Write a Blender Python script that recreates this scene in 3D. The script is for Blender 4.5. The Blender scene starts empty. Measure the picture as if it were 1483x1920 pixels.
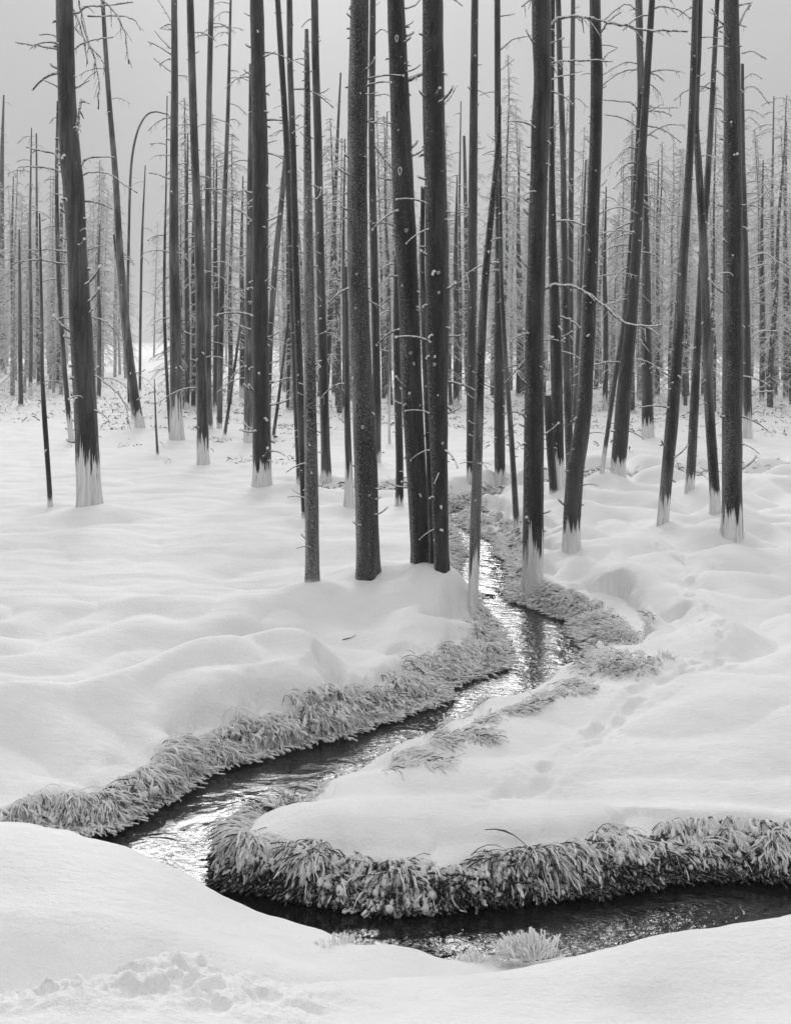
import bpy, math, random
import numpy as np
from mathutils import Vector

rng = np.random.default_rng(7)
random.seed(7)
R = math.radians

# ------------------------------------------------------------------ camera, sky, sun, exposure
F, CX, HOR, HC = 2200.0, 741.5, 640.0, 2.1      # focal length in photo pixels, centre, horizon row, eye height
PW, PH = 1483.0, 1920.0
scn = bpy.context.scene
cam_d = bpy.data.cameras.new('camera')
cam = bpy.data.objects.new('camera', cam_d)
scn.collection.objects.link(cam)
cam.location = (0, 0, HC)
cam.rotation_euler = (R(90), 0, 0)
cam_d.sensor_fit = 'VERTICAL'
cam_d.sensor_height = 24.0
cam_d.lens = 24.0 * F / PH
cam_d.shift_y = -(PH / 2 - HOR) / PH
cam_d.clip_start = 0.05
cam_d.clip_end = 3000
scn.camera = cam
scn.render.resolution_x, scn.render.resolution_y = 790, 1024

SUN_EL, SUN_AZ = R(21), R(-2.5)                    # azimuth measured from +Y, positive to the right
world = bpy.data.worlds.new('World'); scn.world = world
world.use_nodes = True
nt = world.node_tree; nt.nodes.clear()
wo = nt.nodes.new('ShaderNodeOutputWorld')
bg = nt.nodes.new('ShaderNodeBackground'); bg.inputs['Strength'].default_value = 0.058
sky = nt.nodes.new('ShaderNodeTexSky'); sky.sky_type = 'NISHITA'
sky.sun_disc = False; sky.sun_elevation = SUN_EL; sky.sun_rotation = SUN_AZ
sky.air_density = 1.0; sky.dust_density = 6.0; sky.ozone_density = 1.0; sky.altitude = 0
bw = nt.nodes.new('ShaderNodeRGBToBW')           # the photograph is black and white
nt.links.new(sky.outputs[0], bw.inputs[0])
gm = nt.nodes.new('ShaderNodeTexCoord'); sx = nt.nodes.new('ShaderNodeSeparateXYZ'); nt.links.new(gm.outputs['Generated'], sx.inputs[0])
ov = nt.nodes.new('ShaderNodeMapRange'); nt.links.new(sx.outputs[2], ov.inputs[0])      # overcast layer, brighter overhead
ov.interpolation_type = 'SMOOTHSTEP'
ov.inputs[1].default_value = .12; ov.inputs[2].default_value = .95; ov.inputs[3].default_value = 4.3; ov.inputs[4].default_value = 11.6
cn = nt.nodes.new('ShaderNodeTexNoise'); cn.inputs['Scale'].default_value = 2.2; cn.inputs['Detail'].default_value = 3
nt.links.new(gm.outputs['Generated'], cn.inputs['Vector'])
cl = nt.nodes.new('ShaderNodeMapRange'); nt.links.new(cn.outputs[0], cl.inputs[0])
cl.inputs[1].default_value = .3; cl.inputs[2].default_value = .7; cl.inputs[3].default_value = .88; cl.inputs[4].default_value = 1.12
mu = nt.nodes.new('ShaderNodeMath'); mu.operation = 'MULTIPLY'; nt.links.new(ov.outputs[0], mu.inputs[0]); nt.links.new(cl.outputs[0], mu.inputs[1])
az = nt.nodes.new('ShaderNodeMapRange'); nt.links.new(sx.outputs[1], az.inputs[0])      # brighter on the side of the veiled sun
az.inputs[1].default_value = -1; az.inputs[2].default_value = 1; az.inputs[3].default_value = .80; az.inputs[4].default_value = 1.06
m2 = nt.nodes.new('ShaderNodeMath'); m2.operation = 'MULTIPLY'; nt.links.new(mu.outputs[0], m2.inputs[0]); nt.links.new(az.outputs[0], m2.inputs[1])
mx = nt.nodes.new('ShaderNodeMix'); mx.data_type = 'FLOAT'; mx.inputs[0].default_value = .965
nt.links.new(bw.outputs[0], mx.inputs[2]); nt.links.new(m2.outputs[0], mx.inputs[3])
nt.links.new(mx.outputs[0], bg.inputs['Color'])
nt.links.new(bg.outputs[0], wo.inputs[0])

sd = bpy.data.lights.new('sun', 'SUN'); sd.energy = 1.5; sd.angle = R(25); sd.color = (1, 1, 1)
sun = bpy.data.objects.new('sun', sd); scn.collection.objects.link(sun)
sdir = Vector((math.sin(SUN_AZ) * math.cos(SUN_EL), math.cos(SUN_AZ) * math.cos(SUN_EL), math.sin(SUN_EL)))
sun.rotation_euler = sdir.to_track_quat('Z', 'Y').to_euler()
sun.location = (0, 30, 40)
scn.view_settings.view_transform = 'Standard'
scn.view_settings.look = 'None'
scn.view_settings.exposure = 0.69
scn.cycles.max_bounces = 14; scn.cycles.diffuse_bounces = 8
scn.view_settings.gamma = 1.0
scn.view_settings.use_curve_mapping = False

# ------------------------------------------------------------------ helpers
COL = scn.collection

def tag(o, label=None, cat=None, group=None, kind=None):
    if label: o['label'] = label
    if cat: o['category'] = cat
    if group: o['group'] = group
    if kind: o['kind'] = kind
    return o

def empty(name, loc):
    o = bpy.data.objects.new(name, None); COL.objects.link(o)
    o.location = loc; o.empty_display_size = 0.2
    return o

def mesh_np(name, V, Q, mats, mi=None, smooth=True):
    """V (n,3), Q (m,4) quads or (m,3) triangles"""
    V = np.asarray(V, np.float32); Q = np.asarray(Q, np.int32)
    me = bpy.data.meshes.new(name)
    n, k = Q.shape
    me.vertices.add(len(V)); me.vertices.foreach_set('co', V.ravel())
    me.loops.add(n * k); me.loops.foreach_set('vertex_index', Q.ravel())
    me.polygons.add(n)
    me.polygons.foreach_set('loop_start', np.arange(0, n * k, k, dtype=np.int32))
    me.polygons.foreach_set('loop_total', np.full(n, k, np.int32))
    me.polygons.foreach_set('use_smooth', np.full(n, smooth, bool))
    for m in mats: me.materials.append(m)
    if mi is not None: me.polygons.foreach_set('material_index', np.asarray(mi, np.int32))
    me.update(calc_edges=True); me.validate()
    return me

def link(name, me, parent=None, loc=None):
    o = bpy.data.objects.new(name, me); COL.objects.link(o)
    if parent: o.parent = parent
    if loc is not None: o.location = loc
    return o

def tubes(P, Rad, sides=4, cap=True):
    """many tubes at once: P (N,K,3) centre lines, Rad (N,K) radii -> verts, quads"""
    P = np.asarray(P, float); Rad = np.asarray(Rad, float)
    N, K, _ = P.shape
    T = np.gradient(P, axis=1)
    T /= np.linalg.norm(T, axis=2, keepdims=True) + 1e-9
    ref = np.zeros_like(T); ref[..., 0] = 0.31; ref[..., 1] = 0.95; ref[..., 2] = 0.05
    flat = np.abs(T[..., 1]) > 0.9
    ref[flat] = (1, 0.05, 0.1)
    if True:                                      # one reference per tube keeps it from twisting
        any_flat = np.abs(T[:, :, 1]).mean(axis=1) > 0.75
        ref[:] = (0.31, 0.95, 0.05); ref[any_flat] = (0.9, 0.05, 0.4)
    A = np.cross(T, ref); A /= np.linalg.norm(A, axis=2, keepdims=True) + 1e-9
    B = np.cross(T, A)
    a = np.arange(sides) * 2 * math.pi / sides
    ring = (A[:, :, None, :] * np.cos(a)[None, None, :, None] + B[:, :, None, :] * np.sin(a)[None, None, :, None])
    V = (P[:, :, None, :] + ring * Rad[:, :, None, None]).reshape(-1, 3)
    n = np.arange(N)[:, None, None]; k = np.arange(K - 1)[None, :, None]; s = np.arange(sides)[None, None, :]
    s2 = (s + 1) % sides
    base = n * K * sides
    Q = np.stack([base + k * sides + s, base + k * sides + s2, base + (k + 1) * sides + s2, base + (k + 1) * sides + s], -1).reshape(-1, 4)
    if cap and sides == 4:
        e = (np.arange(N) * K * sides + (K - 1) * sides)[:, None] + np.array([0, 1, 2, 3])[None, :]
        Q = np.vstack([Q, e])
    return V, Q

def hash2(ix, iy, seed):
    h = (ix.astype(np.int64) * 374761393 + iy.astype(np.int64) * 668265263 + seed * 1442695041) & 0xffffffff
    h = ((h ^ (h >> 13)) * 1274126177) & 0xffffffff
    h = (h ^ (h >> 16)) & 0xffffffff
    return h / 4294967295.0

def noise2(x, y, seed=0):
    """smooth gradient noise, about -0.7..0.7"""
    x = np.asarray(x, float); y = np.asarray(y, float)
    ix = np.floor(x); iy = np.floor(y); fx = x - ix; fy = y - iy
    ux = fx ** 3 * (fx * (fx * 6 - 15) + 10); uy = fy ** 3 * (fy * (fy * 6 - 15) + 10)
    def g(dx, dy):
        a = hash2(ix + dx, iy + dy, seed) * 2 * math.pi
        return np.cos(a) * (fx - dx) + np.sin(a) * (fy - dy)
    return ((g(0, 0) * (1 - ux) + g(1, 0) * ux) * (1 - uy) + (g(0, 1) * (1 - ux) + g(1, 1) * ux) * uy)

def fbm(x, y, seed=0, oct=4):
    s = 0; a = 1; f = 1
    for i in range(oct):
        s = s + a * noise2(x * f, y * f, seed + i * 17); a *= 0.5; f *= 2.03
    return s

def sstep(t):
    t = np.clip(t, 0, 1); return t * t * (3 - 2 * t)

# ------------------------------------------------------------------ the lie of the land (metres; eye at x=0,y=0,z=2.1)
WATER = -0.35
def wpt(px, py, z=WATER):
    Y = F * (HC - z) / (py - HOR); return ((px - CX) / F * Y, Y)

# stream outline where it meets the water: (photo x, photo y, width of the grassy strip, grass density)
SH = [
 (20,1594,0.22,1.0),(107,1578,0.24,1.0),(160,1573,0.24,1.0),(210,1562,0.24,1.0),(255,1537,0.22,1.0),(262,1522,0.19,.9),(318,1500,0.20,1.0),(394,1452,0.26,1.0),(424,1441,0.26,1.0),(479,1425,0.24,1.0),(549,1405,0.24,1.0),(599,1393,0.26,1.0),(649,1384,0.26,1.0),(700,1362,0.26,1.0),
 (770,1338,0.27,1.0),(835,1318,0.30,1.0),(842,1293,0.45,1.0),(910,1268,0.42,1.0),(952,1250,0.42,1.0),(947,1220,0.40,1.0),(927,1185,0.34,1.0),(897,1152,0.20,1.0),(864,1125,0.12,.9),(847,1100,0.11,.9),(852,1066,0.14,1.0),(863,1042,0.18,1.0),(854,1019,0.20,1.0),(842,990,0.25,.8),(836,968,0.25,.8),(838,955,0.20,.8),(880,949,0.30,.9),(960,938,0.30,.8),(1040,930,0.20,.3),(1040,936,0.10,0),(960,944,0.30,.9),(895,956,0.38,1.0),(866,966,0.42,1.0),(862,980,0.51,1.0),(880,996,0.55,1.0),(900,1006,0.55,1.0),(925,1016,0.51,1.0),(932,1039,0.47,1.0),(955,1056,0.42,1.0),(959,1086,0.38,1.0),(952,1110,0.34,1.0),(962,1130,0.34,1.0),(996,1141,0.34,1.0),(1030,1153,0.38,1.0),(1073,1167,0.42,1.0),(1073,1187,0.51,1.0),(1090,1207,0.51,1.0),(1102,1224,0.51,1.0),(1080,1253,0.34,.8),(1054,1281,0.30,.9),(1029,1297,0.25,.9),(980,1321,0.20,.7),(939,1339,0.20,.8),(874,1365,0.20,.7),(839,1380,0.20,.7),(784,1411,0.18,.55),(739,1430,0.16,.5),(698,1451,0.14,.45),(654,1471,0.12,.45),(626,1495,0.12,.5),(588,1513,0.14,.7),(538,1551,0.18,1.0),(500,1566,0.13,1.0),(456,1590,0.12,1.0),(434,1612,0.13,1.0),(426,1638,0.13,1.0),(432,1660,0.13,1.0),(455,1666,0.14,1.0),(495,1672,0.18,1.0),(560,1686,0.18,1.0),(643,1696,0.18,1.0),(740,1706,0.17,1.0),(865,1700,0.16,1.0),(990,1685,0.16,1.0),(1090,1676,0.17,1.0),(1206,1666,0.28,1.0),(1241,1656,0.28,1.0),(1291,1651,0.30,1.0),(1361,1643,0.28,1.0),(1456,1651,0.26,1.0),(1483,1648,0.26,1.0),(1650,1655,0.25,1.0),(2100,1640,0.25,.8),(2900,1600,0.25,.5),(2900,1720,0.06,0),(2000,1790,0.06,0),(1483,1810,0.06,0),(1200,1852,0.05,0),(1000,1866,0.05,.0),(700,1858,0.05,0),(560,1800,0.05,0),(400,1752,0.05,0),(200,1682,0.05,0),(80,1650,0.05,0),(0,1630,0.10,0)]
SHP = np.array([wpt(a, b) for a, b, _, _ in SH]); SHW = np.array([c for _, _, c, _ in SH]); SHD = np.array([d for *_, d in SH])

def shore(x, y):
    """signed distance to the stream outline (positive on land) and strip width there"""
    x = np.asarray(x, float); y = np.asarray(y, float)
    best = np.full(x.shape, 1e9); w = np.zeros(x.shape); inside = np.zeros(x.shape, bool)
    n = len(SHP)
    for i in range(n):
        ax, ay = SHP[i]; bx, by = SHP[(i + 1) % n]
        dx, dy = bx - ax, by - ay
        t = np.clip(((x - ax) * dx + (y - ay) * dy) / (dx * dx + dy * dy), 0, 1)
        d = np.hypot(x - ax - t * dx, y - ay - t * dy)
        m = d < best
        best = np.where(m, d, best); w = np.where(m, SHW[i] * (1 - t) + SHW[(i + 1) % n] * t, w)
        c = ((ay > y) != (by > y)) & (x < (bx - ax) * (y - ay) / (by - ay + 1e-12) + ax)
        inside ^= c
    return np.where(inside, -best, best), w

# heights of the snow: (photo x, photo y, distance)
CP = [
 # the bank at our feet
 (0,1892,3.0),(150,1872,3.08),(260,1850,3.15),(322,1822,3.2),(400,1843,3.22),(480,1857,3.25),(600,1833,3.3),(850,1829,3.3),(1000,1811,3.3),(1100,1788,3.35),
 (1250,1750,3.4),(1483,1716,3.45),(1900,1700,3.5),(-400,1900,3.0),
 (0,1990,2.5),(400,1990,2.5),(800,1985,2.5),(1200,1985,2.55),(1483,1960,2.6),
 (900,1900,2.95),(1200,1838,3.08),(1200,1900,2.98),(1430,1800,3.18),(1430,1880,3.0),(600,1900,2.95),
 # hollow behind it and the mound at lower left
 (0,1960,3.27),(200,1945,3.3),(350,1915,3.4),(500,1885,3.55),
 (0,1575,4.6),(100,1590,4.6),(200,1606,4.6),(300,1650,4.5),(400,1704,4.42),(500,1756,4.3),(600,1803,4.18),(-400,1560,4.6),
 (0,1700,4.1),(200,1700,4.15),(0,1800,3.75),(200,1800,3.75),(350,1770,3.95),(450,1800,3.85),(600,1822,3.9),
 (700,1775,4.2),(640,1803,4.15),(780,1806,4.15),(850,1880,3.75),(1100,1850,3.75),(1483,1780,3.85),
 # left bank pillows
 (0,1500,5.85),(100,1480,5.95),(0,1400,6.35),(0,1304,6.8),(130,1311,6.85),(250,1276,7.2),(370,1232,7.55),(470,1206,7.85),(560,1218,7.78),
 (200,1400,6.45),(270,1400,6.5),(350,1320,6.95),(450,1300,7.05),(560,1320,6.9),(680,1300,7.2),(640,1240,7.8),(740,1270,7.7),(800,1240,8.1),
 (-400,1300,7.0),(-400,1450,6.3),
 (0,1295,7.55),(200,1280,7.85),(370,1224,8.6),(470,1200,9.0),(0,1240,8.2),(200,1215,8.6),(0,1180,9.2),(560,1210,8.8),
 # mound with the middle trunks
 (450,1163,9.1),(540,1112,9.7),(585,1100,9.9),(650,1080,10.1),(700,1063,10.2),(790,1063,10.2),(830,1085,9.9),(852,1120,9.6),(700,1130,9.6),(600,1140,9.45),(600,1190,8.9),(700,1185,9.1),(820,1170,9.0),(848,1205,8.7),
 (650,1070,11.4),(740,1052,11.7),(500,1122,10.7),(560,1095,11.0),
 (200,1105,10.3),(0,1100,10.3),(400,1105,10.5),(200,1130,9.85),
 (420,1000,13.0),(650,1010,12.6),(740,1000,13.0),(0,960,14.5),(168,955,14.4),(-700,1100,10.3),
 (740,960,15.0),(810,960,15.0),
 # the island
 (600,1528,5.40),(700,1520,5.48),(700,1598,5.16),(850,1598,5.15),(900,1520,5.55),(1000,1590,5.18),(1100,1558,5.3),(1200,1540,5.38),(1350,1563,5.28),(1483,1570,5.25),(560,1560,5.34),
 (750,1472,5.95),(645,1486,5.82),(900,1450,6.18),(1100,1450,6.2),(1300,1450,6.17),(1483,1480,5.95),(900,1392,6.72),(1200,1375,6.75),(1100,1330,7.15),(1000,1345,7.05),
 (1300,1330,6.95),(1400,1250,7.8),(1483,1300,7.2),(1900,1350,6.8),(1900,1560,5.4),(1900,1200,8.4),
 (1250,1188,8.6),(1180,1250,7.75),(1100,1270,7.65),
 # right bank and beyond
 (998,1100,10.65),(1072,1028,11.9),(1150,1062,11.1),(1090,1150,9.6),(1370,1012,12.35),(1242,988,13.3),(1400,1120,9.8),(1300,1120,9.8),(1150,1120,10.0),
 (1000,930,15.8),(1100,925,16.5),(968,1000,13.2),(1600,1000,12.8),
]
cp = np.array([((a - CX) / F * d, d, HC - (b - HOR) / F * d) for a, b, d in CP])
extra = [(-1, 0, .62), (1, 0, .62), (0, 1.2, .62), (-2.5, 1.5, .55), (2.5, 1.5, .6), (-4, -3, .6), (4, -3, .6)]
for X in (-12, -8, -4, 0, 4, 8, 12):
    extra += [(X, 20, 0.0), (X * 1.5, 28, 0.0)]
extra += [(-9, 12, 0), (-9, 8, -.05), (9, 12, .03), (9, 8, 0), (8, 16, .02), (4.5, 16, 0), (-5, 16.5, .02)]
cp = np.vstack([cp, np.array(extra)])

def tps_fit(P, lam=2e-4):
    n = len(P)
    d2 = ((P[:, None, :2] - P[None, :, :2]) ** 2).sum(-1)
    K = 0.5 * d2 * np.log(d2 + 1e-12) + lam * np.eye(n)
    A = np.zeros((n + 3, n + 3)); A[:n, :n] = K; A[:n, n] = 1; A[:n, n + 1:] = P[:, :2]; A[n, :n] = 1; A[n + 1:, :n] = P[:, :2].T
    b = np.zeros(n + 3); b[:n] = P[:, 2]
    return np.linalg.solve(A, b)
TW = tps_fit(cp)
def tps(x, y):
    s = TW[-3] + TW[-2] * x + TW[-1] * y
    for (a, b, _), w in zip(cp, TW[:-3]):
        d2 = (x - a) ** 2 + (y - b) ** 2
        s = s + w * 0.5 * d2 * np.log(d2 + 1e-12)
    return s

# tracks across the right-hand snow: (photo x, photo y, distance)
TRACK = [(905,1497),(955,1462),(1000,1440),(1035,1420),(1078,1388),(1130,1362),(1175,1330),(1210,1312),(1262,1280),(1290,1262),(1322,1240),(1352,1222),
         (1338,1192),(1318,1172),(1322,1150),(1305,1128),(1290,1110),(1300,1088),(1318,1066),(1285,1050),(1245,1040),(1215,1020)]
trk = [wpt(a, b, -0.12 if b > 1250 else -0.03) for a, b in TRACK]
BUMPS = []     # (x, y, radius, height) around trunks
DENTS = []
for i in range(len(trk) - 1):
    (a, b), (c, d) = trk[i], trk[i + 1]
    L_ = math.hypot(c - a, d - b); ux, uy = (c - a) / L_, (d - b) / L_
    k_ = (i * 37 % 11) / 11; k2 = (i * 53 % 13) / 13
    o_ = .05 * (1 if i % 2 else -1) * (.5 + k_)
    if i % 7 != 4: DENTS.append((a - uy * o_, b + ux * o_, .075 + .05 * k2, .036 + .012 * k_, .022 + .018 * k_, ux, uy))
    if i % 3: DENTS.append((a + ux * L_ * (.35 + .3 * k2) + uy * .03, b + uy * L_ * (.35 + .3 * k2) - ux * .03, .05 + .03 * k_, .032, .010 + .018 * k2, ux, uy))
    DENTS.append(((a + c) / 2, (b + d) / 2, L_ * .55, .085, .013, ux, uy))
FAR_CH = [(-1.2,17.4),(0.3,17.2),(1.6,17.3),(2.6,18.6),(3.3,19.0),(4.4,18.8),(5.2,19.2),(6.6,18.9),(9,18.8),(14,18.5)]
def seg_dist(x, y, pts):
    best = np.full(np.shape(x), 1e9)
    for (ax, ay), (bx, by) in zip(pts[:-1], pts[1:]):
        dx, dy = bx - ax, by - ay
        t = np.clip(((x - ax) * dx + (y - ay) * dy) / (dx * dx + dy * dy), 0, 1)
        best = np.minimum(best, np.hypot(x - ax - t * dx, y - ay - t * dy))
    return best

HOLLOW = [((a - CX) / F * d, d) for a, d in ((-400, 7.7), (0, 7.45), (200, 7.8), (370, 8.3), (480, 8.7), (590, 8.6))]
CREST = [((a - CX) / F * d, d) for a, d in ((-400, 6.9), (0, 6.85), (130, 6.95), (250, 7.25), (370, 7.6), (470, 7.9), (560, 7.9))]

def snow(x, y):
    x = np.asarray(x, float); y = np.asarray(y, float)
    f = sstep((y - 19) / 6); fx = sstep((np.abs(x) - 9) / 5)
    near = np.where(y < 30, tps(x, np.clip(y, -3, 30)), 0)
    far = 0.05 * fbm(x / 5, y / 4, 3) + 0.9 * sstep((y - 40) / 60) * sstep((-x / np.maximum(y, 1) + .05) / .3) + 0.25 * sstep((y - 60) / 80)
    m = np.maximum(f, fx * sstep((y - 2) / 3))
    z = near * (1 - m) + far * m
    # pillows over hummocks on the right
    reg = sstep((x - 1.15 - .0 * y) / .5) * sstep((y - 7.0) / 1.5) * (1 - sstep((y - 20) / 4))
    n1 = np.abs(noise2(x / .95 + .3 * noise2(x, y, 5), y / 1.25, 11)); n2 = np.abs(noise2(x / .5, y / .6, 12))
    z = z + reg * (0.46 * np.minimum(n1, .5) + 0.06 * n2 - .07)
    # hollow behind the first pillow of the left bank, and the swollen pillow edge itself
    z = z - .15 * np.exp(-(seg_dist(x, y, HOLLOW) / .26) ** 2) + .08 * np.exp(-(seg_dist(x, y, CREST) / .18) ** 2)
    z = z + .03 * np.exp(-((x + .57) / .13) ** 2 - ((y - 3.12) / .10) ** 2)
    z = z - .06 * np.exp(-(seg_dist(x, y, [(.1, 5.95), (.9, 5.9), (1.9, 5.75)]) / .14) ** 2)
    # wind ripples and gentle swell on the left
    lf = 1 - sstep((x + .2) / .8)
    z = z + lf * sstep((y - 5.6) / .6) * (1 - sstep((y - 9.6) / 1)) * (.19 * np.minimum(np.abs(noise2(x / .8 + 4.3, y / .62, 25)), .45) - .03)
    z = z + lf * sstep((y - 9) / 2) * (1 - sstep((y - 19) / 4)) * (.16 * np.minimum(np.abs(noise2(x / 1.5 + 1.7, y / 1.3, 26)), .4) - .02)
    z = z + lf * sstep((y - 7) / 3) * (0.034 * fbm(x / 1.3, y / .5, 21, 3) + 0.04 * noise2(x / 2.2, y / 1.2, 22))
    z = z + 0.012 * fbm(x / .7, y / .6, 31, 3) * sstep((y - 3.8) / 1)
    z = z + (0.05 * noise2(x / 1.3, y / .8, 36) + .09 * np.minimum(np.abs(noise2(x / .9 + 3.1, y / .55, 37)), .4)) * sstep((y - 5.0) / 1) * (1 - lf) * (1 - reg)
    # crumbled snow at lower left of the near bank
    z = z - .17 * sstep((y - 3.19 - .04 * noise2(x / .2, 0 * y, 43)) / .13) * (1 - sstep((y - 3.6) / .5)) * (1 - sstep((x + .25) / .25))
    cr = np.exp(-((x + .8) / .62) ** 4 - ((y - 2.98) / .22) ** 4)
    z = z + cr * (0.034 * sstep(fbm(x / .16, y / .12, 42, 3) * 2.2 + .5) + 0.035 * np.abs(fbm(x / .07, y / .07, 41, 4)) - .01)
    z = z + 0.006 * fbm(x / .13, y / .16, 45, 3) * (1 - sstep((y - 7) / 3))
    for a, b, r, h in BUMPS:
        q = ((x - a) ** 2 + (y - b) ** 2) / (r * r)
        z = z + h * np.exp(-q) - .5 * h * np.exp(-q * 5)
    for a, b, rx, ry, h, ux, uy in DENTS:
        q = (((x - a) * ux + (y - b) * uy) / rx) ** 2 + ((-(x - a) * uy + (y - b) * ux) / ry) ** 2
        q = q * (1 + 1.1 * noise2(x / .06, y / .06, 66))
        z = z - h * np.exp(-q * q) + 0.004 * np.exp(-(np.sqrt(q) - 1.5) ** 2 * 5)
    # distant grassy channel
    d = seg_dist(x, y, FAR_CH)
    z = z - 0.16 * np.exp(-(d / .32) ** 2) + .05 * np.exp(-((d - .7) / .4) ** 2)
    # tussocks poking the distant flat
    z = z + sstep((y - 22) / 6) * (1 - sstep((y - 60) / 20)) * 0.09 * np.maximum(0, fbm(x / .8, y / .9, 51, 3)) ** 1.0
    return z

def lobes(x, y):
    return (.05 * noise2(x / .21, y / .21, 68) - .006) * (y < 14)

def strip_w(x, y, w):
    return w * (1 + 1.15 * noise2(x / .42, y / .42, 61) + .2 * noise2(x / .12, y / .12, 62)) * (y < 30)

def ground(x, y):
    x = np.asarray(x, float); y = np.asarray(y, float)
    s = np.maximum(snow(x, y), WATER + .07)
    d, w = shore(x, y)
    d = d + lobes(x, y)
    wn = strip_w(x, y, w)
    top = WATER + np.minimum(.165 + .05 * noise2(x / .3, y / .3, 63), s - WATER)
    t = np.clip(d / np.maximum(wn, .01), 0, 1)
    strip = WATER - .03 + (top - WATER + .03) * (1 - (1 - t) ** 2)
    u = np.clip((d - wn) / (.20 + .12 * noise2(x / .5, y / .5, 64)), 0, 1)
    round_ = np.sqrt(np.clip(1 - (1 - u) ** 2, 0, 1))
    z = strip + (s - top) * round_
    bed = WATER - .03 + np.clip(d, -.3, 0) * 1.2
    z = np.where(d < 0, bed, z)
    return np.where(y < 30, z, s)

def hit(px, py):
    """where the line of sight through a photo point first meets the ground"""
    Y = np.concatenate([np.arange(2.6, 12, .02), np.arange(12, 30, .04), np.arange(30, 120, .2)])
    X = (px - CX) / F * Y; Z = HC - (py - HOR) / F * Y
    below = Z <= ground(X, Y)
    i = int(np.argmax(below)) if below.any() else len(Y) - 1
    return float(X[i]), float(Y[i]), float(Z[i])

# ------------------------------------------------------------------ materials
def new_mat(name):
    m = bpy.data.materials.new(name); m.use_nodes = True
    t = m.node_tree; b = t.nodes['Principled BSDF']
    return m, t, b
def N(t, kind, **kw):
    n = t.nodes.new(kind)
    for k, v in kw.items():
        if k in n.inputs.keys(): n.inputs[k].default_value = v
        else: setattr(n, k, v)
    return n
def grey(v): return (v, v, v, 1)
def mixc(t, fac, a, b):
    n = t.nodes.new('ShaderNodeMix'); n.data_type = 'RGBA'
    for s, v in ((n.inputs[0], fac), (n.inputs[6], a), (n.inputs[7], b)):
        if isinstance(v, bpy.types.NodeSocket): t.links.new(v, s)
        elif isinstance(v, tuple) or s.type == 'VALUE': s.default_value = v
        else: s.default_value = grey(v)
    return n.outputs[2]
def math_(t, op, a, b=None, c=None, clamp=False):
    n = t.nodes.new('ShaderNodeMath'); n.operation = op; n.use_clamp = clamp
    for i, v in enumerate((a, b, c)):
        if v is None: continue
        if isinstance(v, bpy.types.NodeSocket): t.links.new(v, n.inputs[i])
        else: n.inputs[i].default_value = v
    return n.outputs[0]
def ramp(t, fac, a, b):
    n = t.nodes.new('ShaderNodeMapRange'); n.clamp = True; n.interpolation_type = 'SMOOTHSTEP'
    t.links.new(fac, n.inputs[0]); n.inputs[1].default_value = a; n.inputs[2].default_value = b
    return n.outputs[0]
def tex(t, vec, scale, detail=3, rough=.5, dist=0, sc=None):
    if sc is not None:
        mp = t.nodes.new('ShaderNodeMapping'); mp.inputs['Scale'].default_value = sc
        t.links.new(vec, mp.inputs[0]); vec = mp.outputs[0]
    n = t.nodes.new('ShaderNodeTexNoise'); t.links.new(vec, n.inputs['Vector'])
    n.inputs['Scale'].default_value = scale; n.inputs['Detail'].default_value = detail
    n.inputs['Roughness'].default_value = rough; n.inputs['Distortion'].default_value = dist
    return n.outputs[0]

def snow_mat():
    m, t, b = new_mat('snow')
    co = t.nodes.new('ShaderNodeTexCoord').outputs['Object']
    a = tex(t, co, 3, 4); f = tex(t, co, 260, 2, .6); g = tex(t, co, 60, 3, .6)
    rip = tex(t, co, 9, 3, .55, .4, (1, 2.6, 1))
    t.links.new(mixc(t, ramp(t, a, .3, .7), .84, .89), b.inputs['Base Color'])
    b.inputs['Roughness'].default_value = .75
    b.inputs['Specular IOR Level'].default_value = .25
    h = math_(t, 'ADD', math_(t, 'MULTIPLY', f, .0045), math_(t, 'ADD', math_(t, 'MULTIPLY', g, .009), math_(t, 'MULTIPLY', rip, .012)))
    bp = t.nodes.new('ShaderNodeBump'); bp.inputs['Strength'].default_value = .8; bp.inputs['Distance'].default_value = 1
    t.links.new(h, bp.inputs['Height']); t.links.new(bp.outputs[0], b.inputs['Normal'])
    return m
def water_mat():
    m, t, b = new_mat('stream_water')
    co = t.nodes.new('ShaderNodeTexCoord').outputs['Object']
    b.inputs['Base Color'].default_value = grey(.008)
    b.inputs['Roughness'].default_value = .04
    b.inputs['IOR'].default_value = 1.38
    a = tex(t, co, 5, 2, .5, .6, (1, 1.2, 1)); c = tex(t, co, 24, 3, .6, .8, (1, 1.3, 1)); d = tex(t, co, 70, 2, .5, .5)
    calm = ramp(t, tex(t, co, 1.1, 2), .36, .6)
    rippl = math_(t, 'ADD', math_(t, 'MULTIPLY', c, .0046), math_(t, 'MULTIPLY', d, .0010))
    h = math_(t, 'ADD', math_(t, 'MULTIPLY', a, .013), math_(t, 'MULTIPLY', rippl, math_(t, 'ADD', math_(t, 'MULTIPLY', calm, .75), .25)))
    bp = t.nodes.new('ShaderNodeBump'); bp.inputs['Strength'].default_value = 1; bp.inputs['Distance'].default_value = 1
    t.links.new(h, bp.inputs['Height']); t.links.new(bp.outputs[0], b.inputs['Normal'])
    return m
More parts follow.
